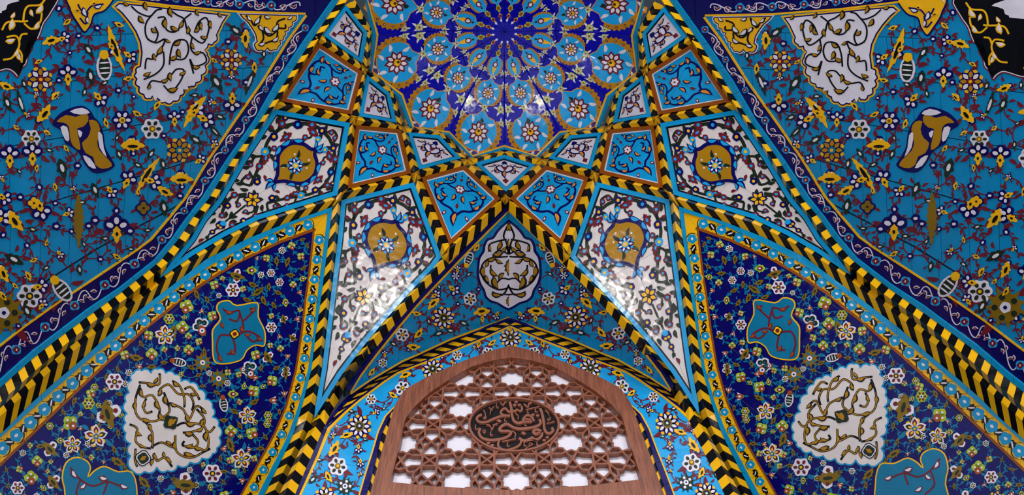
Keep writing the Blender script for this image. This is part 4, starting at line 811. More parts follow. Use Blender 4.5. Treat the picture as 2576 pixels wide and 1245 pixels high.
for i, (ap, cs) in enumerate((((1131, 632), [(1131, 618, K['b', 15]), (1109, 647, K['g', 30]), (1129, 664, SQ), (1151, 641, SQ)]), ((857, 488), [(874, 475, K['b', 45]), (858, 505, K['g', 30]), (834, 521, DIAG), (846, 491, K['g', 60])]), ((694, 265), [(704, 255, K['b', 75]), (688, 276, K['g', 60]), (674, 268, SIDE)]))):
    boss('yellow boss at the outer tip of the %s blue kite, %%s half' % ordn[i], ap, cs)
mr = K['b', 15]; c1 = mr.p(1258, 501); rx_ = Plane(mx_(mr.o), (-mr.n.x, mr.n.y, mr.n.z))
boss('yellow boss on the centre line above the arch niche', (1273, 495), [(1273, 484, K['s', 0]), (1258, 501, mr), (1273, 517, SQ), (1287, 503, rx_)], .05, False)

# ------------------------------------------------------------------ arch niche above the window (two leaning halves with a crease)
XC = .03
sq = thing('arch_niche', 'turquoise floral arch niche with white lobed medallion above the window', 'wall panel', Vector((XC, YW, WAP.z)))
def axp(surf, y, x0=XC): return (axis(surf, y, x0), y)
N1 = [axp(SQ, 525), (1223, 580), (1161, 643), (1080, 728), (1043, 768), (994, 826), (944, 888), (904, 941), (878, 985)]
N0 = [axp(SQ, 516), (1212, 580), (1151, 641), (1069, 728), (1029, 774), (980, 831), (935, 888), (894, 944), (872, 976)]
Y1 = [axp(SQ, 531)] + [(x + 5.5, y + 3) for x, y in N1[1:-1]] + [(882, 988)]
BOT = [(882, 988), (931, 954), (1013, 906), (1050, 890), (1130, 853), (1207, 824), axp(SQ, 797)]
FIELD_S = Y1 + BOT[1:]
bed = sheet(SQ, sq, 'mortar_bed', N0 + [(868, 1000)] + BOT[1:], 'grout', -.006, .02); MPART.append(bed)
MPART += tiles(SQ, sq, FIELD_S, grid(axis(SQ, 660, XC), 660, 0, 46, 92, 12, 6), 'turq', .35, 0, .006)
MPART += band(SQ, sq, N0, N1, 'navy', 70, .012, .02) + band(SQ, sq, N1, Y1, 'yellow', 70, .006)
MPART += band(SQ, sq, BOT, [(x, y + 4) for x, y in BOT], 'yellow', 60, .004)
# medallion, left half then mirrored
def half(pts, y0, y1): return [axp(SQ, y0)] + pts + [axp(SQ, y1)]
MH = [(1262, 570), (1250, 583), (1240, 598), (1226, 603), (1218, 618), (1216, 632), (1206, 648), (1203, 668), (1202, 690), (1207, 712), (1217, 730), (1222, 746), (1234, 757), (1250, 762), (1266, 772)]
mo = MB(); full = half(smooth(MH, False, 3), 555, 778)
for m, d, l in (('navy', -3, 2.4), ('white', 2.5, 3.2)): mo.poly(SQ, [axp(SQ, full[0][1] + d)] + inset(full, d)[1:-1] + [axp(SQ, full[-1][1] - d)], m, l * LS, 3 * LS)
med = mk('white_medallion', mo, sq); MPART.append(med)
mo = MB()
zz = lambda p: conv(p, 1090, 480, 3.276)
for s_ in ([(605, 290), (575, 370), (600, 430), (615, 520)], [(600, 400), (540, 410), (460, 440), (455, 500)], [(615, 520), (540, 490), (490, 530), (510, 570)], [(610, 540), (450, 560), (390, 640), (420, 740), (520, 810), (610, 800)], [(500, 680), (470, 640), (470, 610)], [(620, 730), (560, 720), (500, 770), (490, 700)],
           [(625, 760), (590, 830), (560, 860)], [(480, 830), (530, 850), (625, 860), (620, 940)]): mo.poly(SQ, strokep(zz(s_), 4.2, 5, False), 'black', 4.2 * LS + rnd.random() * LS * .3, LS)
for x, y, a, k in ((465, 470, 1.3, 1.1), (535, 450, -1.2, 1.6), (520, 515, -.2, 1.7), (535, 575, .5, 1.3), (410, 660, 1.4, 1.9), (490, 670, .6, 1.6), (510, 750, 1.2, 2.2), (510, 850, .1, 1.6), (605, 300, -1.5, 1.3), (430, 600, -1.3, 1.3), (470, 560, -.4, 1.4), (560, 700, 2.2, 1.4), (440, 720, 1.1, 1.4), (570, 480, -.8, 1.3)):
    for m, q, w, l in (('black', 1.3, .62, 5), ('gold', .92, .38, 5.8)): mo.poly(SQ, leafp(1090 + x / 3.276 - math.cos(a) * 12 * k * q * .48, 480 + y / 3.276 - math.sin(a) * 12 * k * q * .48, 13.5 * k * q, 13.5 * k * w, a), m, l * LS, LS)
ar = mk('arabesque', mo, med)
mo = MB()
for y0, L_, m1, m2 in ((612, 26, 'green', 'gold'), (672, 42, 'green', 'gold'), (757, 26, 'black', 'gold')):
    put(mo, SQ, [(m1, rot2(serr(2, 1.1, 4), 1.57), 0), (m2, rot2(circ(0, 0, .75, 9, .5), 1.57), 1)], axis(SQ, y0, XC), y0, L_ * .5, 0, 6)
mk('gold_bud', mo, sq)
FS = [('yleaf', 350, 465, 36, -.9), ('fish', 290, 560, 60, -1.2), ('tri', 195, 640, 34), ('ros', 180, 700, 40, 0, dict(o_='navy', i_='white', c1='white', c2='navy')), ('gbud', 290, 685, 30, -.6), ('tri', 170, 815, 56, 2.2), ('ros', 300, 890, 56, .3, dict(i_='green')), ('yleaf', 395, 1000, 66, 3.0), ('tri', 400, 1030, 50), ('tri', 515, 1030, 40, 3.5), ('nball', 370, 810, 26),
      ('gbud', 45, 790, 30, 1.0), ('nball', 200, 930, 26), ('lotus', 80, 1045, 92), ('tri', 20, 850, 46, 1), ('yleaf', 0, 930, 60, 2.4), ('gbud', 250, 1090, 46, .4), ('gbud', 140, 1150, 42, .2), ('gbud', 40, 1175, 46, 2.8), ('yleaf', 140, 1070, 22)]
FS2 = [('ros', 1065, 505, 108, .2, dict(i_='green')), ('yleaf', 1310, 480, 92, -.9), ('yleaf', 1240, 685, 100, .1), ('gbud', 930, 650, 72, .5), ('tri', 790, 800, 60), ('ros', 762, 950, 72, .5), ('yleaf', 580, 1085, 70, -.9), ('yleaf', 1290, 165, 70, .2), ('gbud', 1620, 490, 80, .2), ('gbud', 1830, 440, 50, -.6), ('nball', 1160, 745, 40), ('gbud', 1480, 300, 60, 1.3)]
ps = []
for f_, (ox, oy, s_) in [(q, (1090, 480, 3.276)) for q in FS] + [(q, (840, 760, 6.227)) for q in FS2]:
    k, x, y, r = f_[:4]; x, y, r = ox + x / s_, oy + y / s_, r / s_
    if not inside((x, y), FIELD_S) or any(math.dist((x, y), q) < 8 for q in ps): continue
    MPART.append(flower(SQ, sq, k, x, y, r, f_[4] if len(f_) > 4 else 0, 'maroon', 2.4, 3, **(f_[5] if len(f_) > 5 else {}))); ps.append((x, y))
before = set(bpy.data.objects)
vines(SQ, sq, ps, 'maroon', 2.4, [full], FIELD_S, 7, 100)
MPART += [o for o in bpy.data.objects if o not in before]

# ------------------------------------------------------------------ window wall with its tiled arch bands
XW = .04
wb = thing('wall_back', 'back wall around the window arch with turquoise floral band and chevron edging', 'wall', Vector((XW, YW, WALL.p(1287, 1240).z)), 'structure')
def aw(y): return (axis(WALL, y, XW), y)
B1 = [aw(800), (1207, 828), (1130, 857), (1050, 894), (1013, 910), (931, 957), (872, 1000), (840, 1036), (813, 1080)]
B2 = [aw(806), (1207, 834), (1130, 863), (1050, 900), (1013, 916), (934, 963), (878, 1008), (845, 1042), (817, 1082)]
B3 = [aw(817), (1210, 849), (1140, 878), (1050, 914), (1000, 933), (962, 956), (900, 1003), (864, 1032), (818, 1078)]
B4 = [aw(820), (1210, 853), (1140, 882), (1050, 918), (1000, 937), (966, 959), (904, 1006), (868, 1036), (824, 1078), (798, 1145), (753, 1245), (715, 1340)]
B5 = [aw(824), (1210, 857), (1140, 886), (1050, 922), (1000, 942), (972, 960), (909, 1007), (873, 1039), (832, 1080), (804, 1148), (759, 1245), (721, 1340)]
NL = [(818, 1074), (811, 1086), (793, 1129), (773, 1174), (743, 1245), (703, 1340)]
W0 = [aw(877), (1247, 886), (1169, 914), (1103, 943), (1065, 961), (1020, 987), (1009, 1002)]
IY = W0 + [(996, 1019), (967, 1048), (949, 1087), (935, 1136), (915, 1200), (902, 1245), (876, 1340)]
IYb = [(1001, 1020), (972, 1050), (954, 1088), (940, 1136), (920, 1200), (907, 1245), (881, 1340)]
INV = [(1003, 1016), (986, 1036), (961, 1094), (946, 1162), (925, 1239), (895, 1340)]
WO = W0 + [(993, 1029), (967, 1123), (951, 1181), (933, 1245), (905, 1340)]
bed = sheet(WALL, wb, 'mortar_bed', B1 + NL[1:] + WO[::-1], 'grout', -.012, .02); MPART.append(bed)
MPART += band(WALL, wb, B1, B2, 'navy', 70, .006, .015)
MPART += band(WALL, wb, B3, B4[:9], 'navy', 70, .004) + band(WALL, wb, NL, B4[8:], 'navy', 70, .008, .015)
MPART += band(WALL, wb, B4, B5, 'yellow', 70, .005)
def stripes(root, A, B, step, slant, name='chevron_tile'):
    a, b = Path(A), Path(B); L = (a.L + b.L) / 2; n = round(L / step); out = []
    for i in range(n):
        t0, t1 = i / n + .4 / L, (i + 1) / n - .4 / L; s = slant / L
        A_ = lambda t: a.at(min(max(t, 0), 1)); B_ = lambda t: b.at(min(max(t, 0), 1))
        mb = MB(); mb.poly(WALL, [A_(t0 - s / 2), A_(t1 - s / 2), B_(t1 + s / 2), B_(t0 + s / 2)], ('yellow', 'black')[i % 2], 0, .01); out.append(mk(name, mb, root))
    return out
MPART += [o for o in stripes(wb, B2, B3, 17, -26) if o]
FIELD_W = B5 + IY[::-1]
MPART += band(WALL, wb, B5, IY, 'sky', 92, .0, .01)
MPART += band(WALL, wb, IY[7:], IYb, 'yellow', 60, .004) + band(WALL, wb, IYb, INV, 'navy', 60, .012, .02)
MPART += [o for o in stripes(wb, INV[1:], WO[7:], 21, 14) if o]
mo = MB(); ax_, ay_ = aw(851); put(mo, WALL, lotus(), ax_, ay_, 24, 0, 2.4, 1.15); mk('lotus_flower', mo, wb)
mo = MB(); put(mo, WALL, yleaf(ball=False), ax_, 833, 7, -1.57, 2.4); mk('yellow_leaf_flower', mo, wb)
zf = (1050, 760, 6.227)
FW = [(q, zf) for q in (('yleaf', 1170, 640, 70, -.6), ('yleaf', 955, 665, 60, -1.4), ('tri', 890, 710, 34), ('ros', 1105, 800, 92, .2), ('ros', 625, 835, 80, 0, dict(c1='rust')), ('nball', 385, 880, 36), ('tri', 565, 970, 60, 2.4), ('lotus', 240, 1060, 165))] + \
     [(q, (920, 860, 3.234)) for q in (('yleaf', 325, 280, 50, 2.8), ('ros', 300, 382, 62, .2), ('yleaf', 225, 435, 38, .6), ('ros', 45, 470, 44, 0, dict(c1='rust')), ('tri', 85, 575, 34, 1), ('gbud', 150, 545, 22, -.5))] + \
     [(q, (760, 1000, 3.093)) for q in (('gbud', 385, 110, 30, .2), ('lotus', 447, 230, 92), ('yleaf', 345, 305, 46, 2.9), ('tri', 243, 295, 30), ('yleaf', 245, 400, 66, -1.0), ('tri', 440, 405, 38, 3.1), ('tri', 455, 515, 36, 3.1), ('ros', 278, 538, 76, .2), ('gbud', 135, 488, 30, 0), ('yleaf', 210, 620, 46, 1.1), ('gbud', 85, 640, 44, -.7), ('nball', 82, 583, 20),
                                                  ('serstar', 335, 695, 78, 0, dict(c='green', k='white')), ('tri', 455, 598, 22, 1), ('gbud', 490, 330, 22, .4), ('lotus', 180, 790, 90), ('ros', 330, 880, 70), ('yleaf', 60, 900, 50, 1), ('tri', 240, 960, 40), ('lotus', 120, 1040, 80), ('tul', 270, 230, 22, -1.2))]
pw = []
for f_, (ox, oy, s_) in FW:
    k, x, y, r = f_[:4]; x, y, r = ox + x / s_, oy + y / s_, r / s_
    MPART.append(flower(WALL, wb, k, x, y, r, f_[4] if len(f_) > 4 else 0, 'maroon', 2.4, 3, **(f_[5] if len(f_) > 5 else {}))); pw.append((x, y))
before = set(bpy.data.objects)
vines(WALL, wb, pw, 'maroon', 2.4, [], FIELD_W, 7, 95)
MPART += [o for o in bpy.data.objects if o not in before]

# ------------------------------------------------------------------ window: walnut frame, pierced lattice, calligraphy medallion
win = thing('window_1', 'pointed arch window with walnut frame, pierced geometric lattice and oval calligraphy', 'window', Vector((XW, YW, WALL.p(1287, 1245).z)), 'structure')
OP = [aw(907), (1235, 915), (1186, 930), (1133, 960), (1081, 996), (1041, 1033), (1019, 1063), (1007, 1123), (983, 1219)]
mo = MB(); A_, B_ = Path(WO), Path(OP + [(978, 1240)])
tsw = [i / 40 for i in range(41)]
kx = Path(WO[:10] + [(935, 1240)])
mo.poly(WALL, [kx.at(t) for t in tsw] + [B_.at(t) for t in tsw[::-1]], 'wood', .03, .09); fr = mk('frame', mo, win); MPART.append(fr)
mo = MB(); mo.poly(WALL, [(935, 1240), (978, 1240), (983, 1221), (1100, 1233), aw(1242), aw(1350), (903, 1350)], 'wood', .03, .09); sl_ = mk('frame', mo, win); MPART.append(sl_)
def wz(p): v = WALL.p(*p); return (v.x, v.z)
OPW = [wz(p) for p in OP] + [wz((1100, 1233)), wz(aw(1242))]
OPW = OPW + [(2 * XW - x, zc) for x, zc in OPW[::-1][1:-1]]
mo = MB(); mo.face([Vector((x, YW + .034, zc)) for x, zc in inset(OPW, -.05)], 'marble'); mk('window_pane', mo, win)
CW_, CH_, ZR = .37, .351, 4.11 + EYE
MEDC = (XW, 4.282 + EYE); MRX, MRZ = .315, .283
def cell_lines():
    hole = [((.31, .25)[i % 2] * math.cos(math.pi * i / 10), (.33, .265)[i % 2] * math.sin(math.pi * i / 10)) for i in range(20)]
    L = [(hole[i - 1], hole[i]) for i in range(20)]
    for su in (1, -1):
        for sv in (1, -1):
            L += [((su * .31, 0), (su * .37, sv * .15)), ((su * .096, sv * .314), (su * .2, sv * .36)), ((su * .25, sv * .19), (su * .37, sv * .36))]
    L += [((.096, .314), (-.096, .686)), ((-.096, .314), (.096, .686)), ((.37, .15), (.63, -.15)), ((.37, -.15), (.63, .15)), ((.37, .15), (.37, .85)), ((.63, .15), (.63, .85)), ((.2, .36), (.8, .36)), ((.2, .64), (.8, .64)),
          ((.37, .36), (.63, .64)), ((.37, .64), (.63, .36)), ((.2, .36), (.2, .64)), ((.8, .36), (.8, .64))][:-2]
    return L
def clip_seg(a, b):
    ts = [0, 1]
    for i in range(len(OPW)):
        p, q = OPW[i - 1], OPW[i]; d = (b[0] - a[0]) * (q[1] - p[1]) - (b[1] - a[1]) * (q[0] - p[0])
        if abs(d) > 1e-9:
            t = ((p[0] - a[0]) * (q[1] - p[1]) - (p[1] - a[1]) * (q[0] - p[0])) / d; u = ((p[0] - a[0]) * (b[1] - a[1]) - (p[1] - a[1]) * (b[0] - a[0])) / d
            if 0 < t < 1 and 0 <= u <= 1: ts.append(t)
    dx, dz = (b[0] - a[0]) / MRX, (b[1] - a[1]) / MRZ; ex, ez = (a[0] - MEDC[0]) / MRX, (a[1] - MEDC[1]) / MRZ
    A, B, C = dx * dx + dz * dz, 2 * (dx * ex + dz * ez), ex * ex + ez * ez - 1; D = B * B - 4 * A * C
    if D > 0: ts += [t for t in ((-B - D ** .5) / 2 / A, (-B + D ** .5) / 2 / A) if 0 < t < 1]
    ts.sort(); out = []
    for t0, t1 in zip(ts, ts[1:]):
        m = lerp(a, b, (t0 + t1) / 2)
        if t1 - t0 > 1e-4 and inside(m, OPW) and ((m[0] - MEDC[0]) / MRX) ** 2 + ((m[1] - MEDC[1]) / MRZ) ** 2 > 1: out.append((lerp(a, b, t0), lerp(a, b, t1)))
    return out
mo = MB(); seen = set()
for i in range(-3, 4):
    for j in range(-3, 6):
        for a, b in cell_lines():
            a = (XW + (i + a[0]) * CW_, ZR + (j + a[1]) * CH_); b = (XW + (i + b[0]) * CW_, ZR + (j + b[1]) * CH_)
            for p, q in clip_seg(a, b):
                k = tuple(round(v, 3) for v in (min(p, q) + max(p, q)))
                if k in seen: continue
                seen.add(k); dx, dz = q[0] - p[0], q[1] - p[1]; l = math.hypot(dx, dz)
                if l < .004: continue
                w = .0072; nx, nz = -dz / l * w, dx / l * w; ex, ez = dx / l * w * .7, dz / l * w * .7
                c4 = [(p[0] - ex + nx, p[1] - ez + nz), (q[0] + ex + nx, q[1] + ez + nz), (q[0] + ex - nx, q[1] + ez - nz), (p[0] - ex - nx, p[1] - ez - nz)]
                if area2(c4) < 0: c4 = c4[::-1]
                j0 = rnd.random() * .0008
                mo.slab([Vector((x, YW - .004 - j0, zc)) for x, zc in c4], [Vector((x, YW + .026, zc)) for x, zc in c4], 'wood')
mk('lattice_screen', mo, win)
mo = MB(); ell = [(MEDC[0] + MRX * math.cos(TAU * i / 64), MEDC[1] + MRZ * math.sin(TAU * i / 64)) for i in range(64)]; el2 = inset(ell, .016)
for i in range(64):
    mo.slab([Vector((p[0], YW - .012, p[1])) for p in (ell[i - 1], ell[i], el2[i], el2[i - 1])], [Vector((p[0], YW + .05, p[1])) for p in (ell[i - 1], ell[i], el2[i], el2[i - 1])], 'letter')
md = mk('calligraphy_medallion', mo, win)
mo = MB(); mo.slab([Vector((x, YW + .012, zc)) for x, zc in ell], [Vector((x, YW + .05, zc)) for x, zc in ell], 'ink'); mk('medallion_ground', mo, md)
zc_ = lambda p: conv(p, 1170, 990, 4.736)
LET = [([(893, 175), (915, 230), (935, 330), (945, 420), (975, 468), (1015, 472), (1048, 440), (1032, 405)], 30), ([(915, 465), (880, 432), (835, 430), (812, 455), (840, 480), (885, 470), (915, 462), (912, 500), (870, 540), (825, 545), (800, 525), (755, 548), (700, 560), (640, 530)], 30),
       ([(648, 525), (668, 570), (640, 620), (570, 655), (490, 672), (425, 655), (392, 615), (405, 560)], 24), ([(885, 305), (900, 350), (860, 385), (760, 410), (650, 418), (570, 400), (500, 362), (440, 385), (408, 430), (450, 445), (530, 448), (545, 475), (490, 520), (400, 545), (290, 552), (200, 525), (165, 465), (182, 410)], 30),
       ([(820, 330), (800, 285), (745, 255), (700, 290), (690, 330), (740, 335), (800, 335)], 24), ([(690, 315), (730, 300), (790, 310)], 18), ([(530, 95), (550, 170), (560, 260), (585, 325), (635, 348), (700, 335)], 30), ([(672, 150), (678, 190), (650, 208), (615, 190), (600, 210), (560, 205), (520, 215), (480, 175), (440, 195), (425, 235), (470, 258), (535, 262)], 24),
       ([(535, 262), (440, 265), (350, 295), (250, 338), (175, 338), (138, 300), (160, 265), (200, 250)], 26), ([(722, 190), (885, 152)], 10), ([(972, 356), (1066, 330)], 10), ([(442, 572), (606, 536)], 12), ([(628, 686), (700, 665), (772, 618)], 9), ([(955, 195), (990, 230), (1000, 275), (985, 318), (1015, 300), (1010, 280)], 12), ([(218, 195), (240, 235), (235, 275), (220, 295), (250, 290), (240, 265)], 12),
       ([(420, 105), (455, 135), (470, 105), (495, 95)], 14), ([(700, 120), (748, 162), (760, 120), (795, 108)], 16), ([(252, 368), (305, 385), (318, 432), (345, 375), (388, 358)], 16), ([(600, 235), (632, 258), (630, 302)], 12), ([(562, 442), (600, 475), (592, 522)], 14), ([(375, 115), (372, 160), (400, 158)], 10), ([(300, 245), (305, 200), (325, 195)], 9), ([(310, 450), (300, 490), (332, 492)], 12), ([(480, 285), (470, 325), (498, 328)], 10),
       ([(840, 175), (835, 215), (866, 215)], 12), ([(745, 200), (742, 228), (762, 228)], 10), ([(715, 350), (712, 378), (735, 378)], 10), ([(510, 575), (500, 620), (530, 625)], 12), ([(708, 575), (702, 618), (732, 620)], 12), ([(860, 570), (855, 615), (885, 612)], 12), ([(125, 370), (122, 420), (158, 415)], 12), ([(215, 430), (240, 440), (235, 465), (212, 455), (222, 425)], 12), ([(760, 610), (780, 585), (805, 600), (770, 620)], 10), ([(285, 160), (310, 185), (345, 150)], 9)]
mo = MB(); LW = Plane((0, YW - .004, 0), (0, -1, 0))
for s_, w in LET: mo.poly(LW, strokep(zc_(s_), w / 4.736, 5, False), 'letter', rnd.random() * .002, .016)
for x, y in ((608, 97), (590, 135), (648, 133), (808, 250), (865, 258), (980, 520), (942, 552), (278, 588), (325, 612)): mo.poly(LW, conv(circ(x, y, 22, 12, .62), 1170, 990, 4.736), 'letter', 0, .016)
for x, y in ((405, 322), (697, 470)): mo.poly(LW, zc_([(x - 34, y - 2), (x - 4, y - 20), (x + 34, y + 2), (x + 4, y + 20)]), 'letter', 0, .016)
mk('calligraphy_lettering', mo, md)

# ------------------------------------------------------------------ dome
CYD = .229 * S
RV = {0: (1270, 364), 15: (1180.5, 387), 30: (1114.7, 320), 45: (1029, 305), 60: (1004, 219), 75: (933, 161), 90: (952, 72)}
RIM = {}
for a, p in RV.items():
    q = at_z(*p, Z0 if a % 30 == 0 else Z1 + .024); RIM[a] = (math.hypot(q.x - (XC if a == 0 else 0), q.y - CYD), q.z)
OUT = {}
for a, p in RING_OUT.items():
    if a <= 90: q = at_z(*p, Z1 + .022); OUT[a] = (math.hypot(q.x, q.y - CYD), q.z)
def sym(a):
    a = abs((a + 180) % 360 - 180); return 180 - a if a > 90 else a
ZAP = ZD * S + EYE; APY = at_z(1275, 80, ZD).y - CYD
def rimat(deg):
    k = math.floor(deg / 15) * 15; t = (deg - k) / 15; (r0, z0), (r1, z1) = RIM[sym(k)], RIM[sym(k + 15)]
    a0, a1, a = math.radians(k), math.radians(k + 15), math.radians(deg)     # straight chord between rim corners
    x0, y0, x1, y1 = r0 * math.sin(a0), r0 * math.cos(a0), r1 * math.sin(a1), r1 * math.cos(a1)
    dx, dy = math.sin(a), math.cos(a); den = dx * (y1 - y0) - dy * (x1 - x0); r = (x0 * (y1 - y0) - y0 * (x1 - x0)) / den
    return r, z0 + (z1 - z0) * t
class Dome:
    unit = 1e-6; curved = True
    def __init__(self, deg): self.a = math.radians(deg)
    def p(self, x, y, off=0.0):                  # x sideways, y outward from the apex, metres in plan
        X = y * math.sin(self.a) + x * math.cos(self.a); Y = y * math.cos(self.a) - x * math.sin(self.a)
        r = math.hypot(X, Y); R, zr = rimat(math.degrees(math.atan2(X, Y))) if r > 1e-6 else (1, ZAP)
        t = min(r / R, 1.03); sl = (ZAP - zr)
        n = Vector((-X * 2 * sl / R / R, -Y * 2 * sl / R / R, -1)).normalized()
        return Vector((X, CYD + Y + APY * (1 - min(t, 1)), zr * t * t + ZAP * (1 - t * t))) + n * off
dm = thing('ceiling', 'shallow blue umbrella dome with turquoise medallions and lime flowers', 'dome', Vector((0, CYD, Z1 * S + EYE)), 'structure')
def polar(r, deg): return (r * math.sin(math.radians(deg)), r * math.cos(math.radians(deg)))
def med_poly(w, h, top=1.0):
    return [(-.0, -h * 1.08), (w * .3, -h * .78), (w * .62, -h * .72), (w * .86, -h * .4), (w, 0), (w * .92, h * .38), (w * .62, h * .8), (w * .3, h * .95), (0, h * 1.0), (-w * .3, h * .95), (-w * .62, h * .8), (-w * .92, h * .38), (-w, 0), (-w * .86, -h * .4), (-w * .62, -h * .72), (-w * .3, -h * .78)]
def dome_segment(deg, label):
    D = Dome(deg); R0 = rimat(deg)[0]
    seg = MB(); rows = [0, .22, .42, .64, .84, 1.0]
    def pt(t, a): return D.p(*polar(t * rimat(deg + a)[0], a))
    for t0, t1 in ((i / 12, (i + 1) / 12) for i in range(12)):
        for a0, a1 in ((-15, -7.5), (-7.5, 0), (0, 7.5), (7.5, 15)):
            f = [pt(t0, a0), pt(t0, a1), pt(t1, a1), pt(t1, a0)]
            seg.face([v + Vector((0, 0, .012)) for v in (f if t0 > 0 else f[1:])], 'grout')
    so = mk('dome_segment', seg, dm, label)
    for k, (t0, t1) in enumerate(zip(rows, rows[1:])):
        for a0, a1 in ((-14.6, -.25), (.25, 14.6)):
            mb = MB(); N_ = 5; g = .006
            for i in range(N_):
                for j in range(3):
                    u0, u1 = t0 + g + (t1 - t0 - g) * j / 3, t0 + g + (t1 - t0 - g) * (j + 1) / 3; b0, b1 = a0 + (a1 - a0) * i / N_, a0 + (a1 - a0) * (i + 1) / N_
                    mb.face([pt(u0, b0), pt(u0, b1), pt(u1, b1), pt(u1, b0)], 'dome')
            mk('tile', mb, so)
    mb = MB()                                     # raised seam between segments
    for i in range(14):
        t0, t1 = i / 14, (i + 1) / 14; w0, w1 = .006 / max(t0, .08), .006 / max(t1, .08)
        def sp(t, a, o_): return D.p(*polar(t * rimat(deg + 15)[0], 15 + a), o_)
        mb.face([sp(t0, -.7, .001), sp(t0, 0, .008), sp(t1, 0, .008), sp(t1, -.7, .001)], 'dome'); mb.face([sp(t0, 0, .008), sp(t0, .7, .001), sp(t1, .7, .001), sp(t1, 0, .008)], 'dome')
    mk('seam', mb, so)
    def pl(mb, pts, m, l): mb.poly(D, pts, m, l * LS, LS)
    for cy, w, h, sc in ((.82, .165, .152, 1.0), (.515, .104, .112, .62), (.295, .056, .09, .38)):
        y = cy * R0; w *= R0; h *= R0; mb = MB(); o_ = smooth(med_poly(w, h), True, 2)
        pl(mb, off2(o_, 0, y), 'orange', 1.5); pl(mb, off2([(a * .93, b * .95) for a, b in o_], 0, y), 'sky', 2.3)
        for sg in (-1, 1):
            arc = [(sg * w * 1.0 * math.cos(t), h * 1.0 * math.sin(t)) for t in [-.7 + 1.75 * i / 9 for i in range(10)]]
            q = strokep(arc, w * .26, 2, True); n_ = len(q); q = [(a * (1 + (.05 if i % 2 else -.03)), b * (1 + (.05 if i % 2 else -.03))) for i, (a, b) in enumerate(q)]
            for i in range(n_ // 2 - 1): pl(mb, off2([q[i], q[i + 1], q[n_ - 2 - i], q[n_ - 1 - i]], 0, y), 'dkyel', 3)
            for a, b in arc[1:9:2]: pl(mb, off2(circ(a, b, w * .055, 6), 0, y), 'green', 3.8); pl(mb, off2(circ(a, b, w * .022, 5), 0, y), 'white', 4.4)
        if sc > .4:
            r = w * .5
            for m, p, l in [('maroon', pet(a, .1, 1.08, .6), 0) for a in rays(9, .3)] + [('white', pet(a, .36, .86, .3), 1) for a in rays(9, .3)] + [('maroon', circ(0, 0, .36, 9), 2), ('yellow', scal(4, .32, .2, 4), 2.7), ('green', circ(0, -.1, .13, 6), 3.4)]:
                pl(mb, [(a * r, b * r + y + h * .08) for a, b in p], m, 3 + l)
            for a in (.2, 1.1, 2.1, 2.9, 3.9, 5.4): pl(mb, leafp(math.cos(a) * r * 1.1, y + h * .08 + math.sin(a) * r * 1.1, r * .75, r * .34, a + .5), 'white', 3)
            pl(mb, leafp(0, y - h * .35, h * .3, w * .22, -1.57), 'green', 3.2)
        else:
            pl(mb, off2(pet(1.57, -.3 * h, .8 * h, w * .55), 0, y), 'yellow', 3); pl(mb, [(a * w * .42, b * h * .3 + y - h * .1) for a, b in scal(5, 1, .25, 3)], 'maroon', 3.6); pl(mb, [(a * w * .22, b * h * .18 + y - h * .1) for a, b in circ(0, 0, 1, 7)], 'white', 4.2); pl(mb, leafp(0, y - h * .4, h * .25, w * .3, -1.57), 'green', 3)
        mk('turquoise_medallion', mb, so)
    mb = MB(); pz = [polar(rimat(deg + a)[0] * f, a) for a, f in ((-11, 1.0), (-5, 1.0), (0, 1.0), (5, 1.0), (11, 1.0), (6, .955), (0, .945), (-6, .955))]
    pl(mb, pz, 'purple', 1); mk('corner_field', mb, so)
    def small(x, y, r, kind):
        mb = MB(); x *= R0; y *= R0; r *= R0
        if kind == 'lime':
            for a in rays(5, .3): pl(mb, leafp(x + r * .6 * math.cos(a), y + r * .6 * math.sin(a), r * 1.5, r * .6, a + .4), 'white', 1.2)
            for m, p, l in [('lime', scal(5, 1, .25, 4), 0)] + [('white', circ(.5 * math.cos(a), .5 * math.sin(a), .22, 6), 1) for a in rays(5)] + [('rust', circ(0, 0, .3, 7), 1)]: pl(mb, [(x + r * a, y + r * b) for a, b in p], m, 2.2 + l)
        elif kind == 'pur':
            pl(mb, [(x + r * a, y + r * b) for a, b in scal(5, 1, .25, 4)], 'orange', 2.2); pl(mb, circ(x, y, r * .35, 6), 'white', 3)
            for a in (-2.6, -.5): pl(mb, leafp(x + r * .8 * math.cos(a), y + r * .8 * math.sin(a), r * 1.6, r * .7, a), 'white', 1.2)
        elif kind == 'leaf': pl(mb, off2(rot2(serr(r * 2, r * 1.3, 3), -1.57), x, y), 'lime', 2); pl(mb, circ(x, y, r * .4, 7, 1.4), 'rust', 3)
        else: pl(mb, off2(rot2(serr(r * 2, r * 1.2, 3), -1.57), x, y), 'yellow', 2); pl(mb, circ(x, y, r * .5, 7, 1.2), 'maroon', 3); pl(mb, leafp(x, y - r, r * 1.2, r * .9, -1.57), 'white', 2)
        mk('small_flower', mb, so)
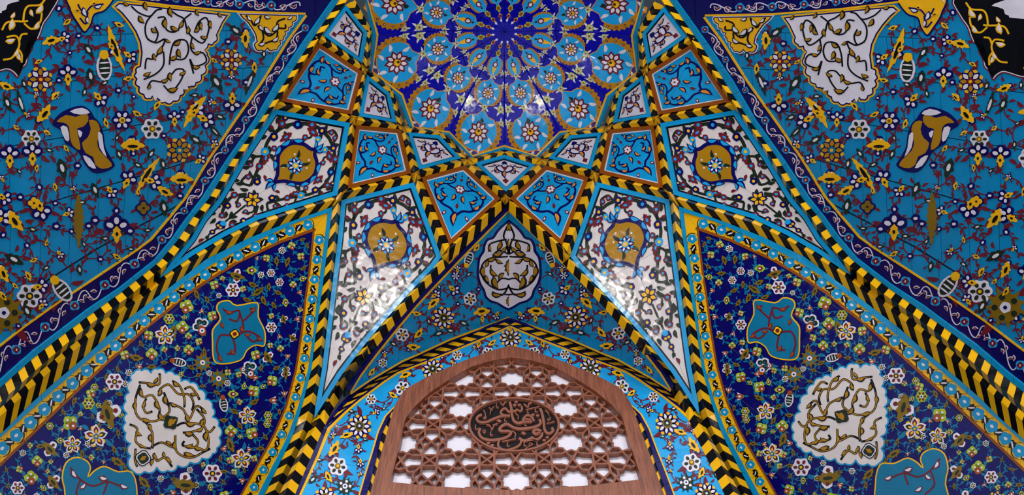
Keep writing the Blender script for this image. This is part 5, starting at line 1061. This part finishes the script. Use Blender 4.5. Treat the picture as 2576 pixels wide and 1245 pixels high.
    for x, y, r, k in ((.0, .635, .026, 'lime'), (0, .375, .022, 'lime'), (0, .185, .03, 'leaf'), (0, .125, .022, 'bud'), (.135, .62, .03, 'lime'), (-.135, .62, .03, 'lime'), (.11, .44, .02, 'lime'), (-.11, .44, .02, 'lime'), (.165, .72, .022, 'lime'), (-.165, .72, .022, 'lime'), (.2, .93, .03, 'leaf'), (-.2, .93, .03, 'leaf'),
                       (.06, .99, .03, 'pur'), (-.07, 1.0, .03, 'pur'), (.075, .34, .015, 'lime'), (-.075, .34, .015, 'lime')): small(x, y, r, k)
wv = MB
for i in range(12):
    deg = 15 + 30 * i
    dome_segment(deg, 'dome segment with three turquoise medallions')
# ring: yellow line and turquoise roll around the dome foot
for i in range(24):
    a0, a1 = i * 15, i * 15 + 15
    def rp(a, f, dz=0):
        r, zz_ = RIM[sym(a)]; ro, zo = OUT[sym(a)]; rr = r + (ro - r) * f; return Vector((rr * math.sin(math.radians(a)), CYD + rr * math.cos(math.radians(a)), zz_ + (zo - zz_) * f - dz))
    mb = MB(); mb.slab([rp(a0, 0, .01), rp(a1, 0, .01), rp(a1, .28, .012), rp(a0, .28, .012)][::-1], [rp(a0, 0, -.02), rp(a1, 0, -.02), rp(a1, .28, -.02), rp(a0, .28, -.02)][::-1], 'yellow'); mk('ring_line', mb, dm)
    mb = MB(); mb.slab([rp(a0, .28, .012), rp(a1, .28, .012), rp(a1, .65, .03), rp(a0, .65, .03)][::-1], [rp(a0, .28, -.02), rp(a1, .28, -.02), rp(a1, .65, -.02), rp(a0, .65, -.02)][::-1], 'strip')
    mb.slab([rp(a0, .65, .03), rp(a1, .65, .03), rp(a1, 1, .004), rp(a0, 1, .004)][::-1], [rp(a0, .65, -.02), rp(a1, .65, -.02), rp(a1, 1, -.03), rp(a0, 1, -.03)][::-1], 'strip'); mk('ring_strip', mb, dm)

# ------------------------------------------------------------------ right half: mirrored copies
for o in MPART:
    if o: mirror_part(o)
for r_, lab, nm in MIRROR: mirror(r_, lab, nm)
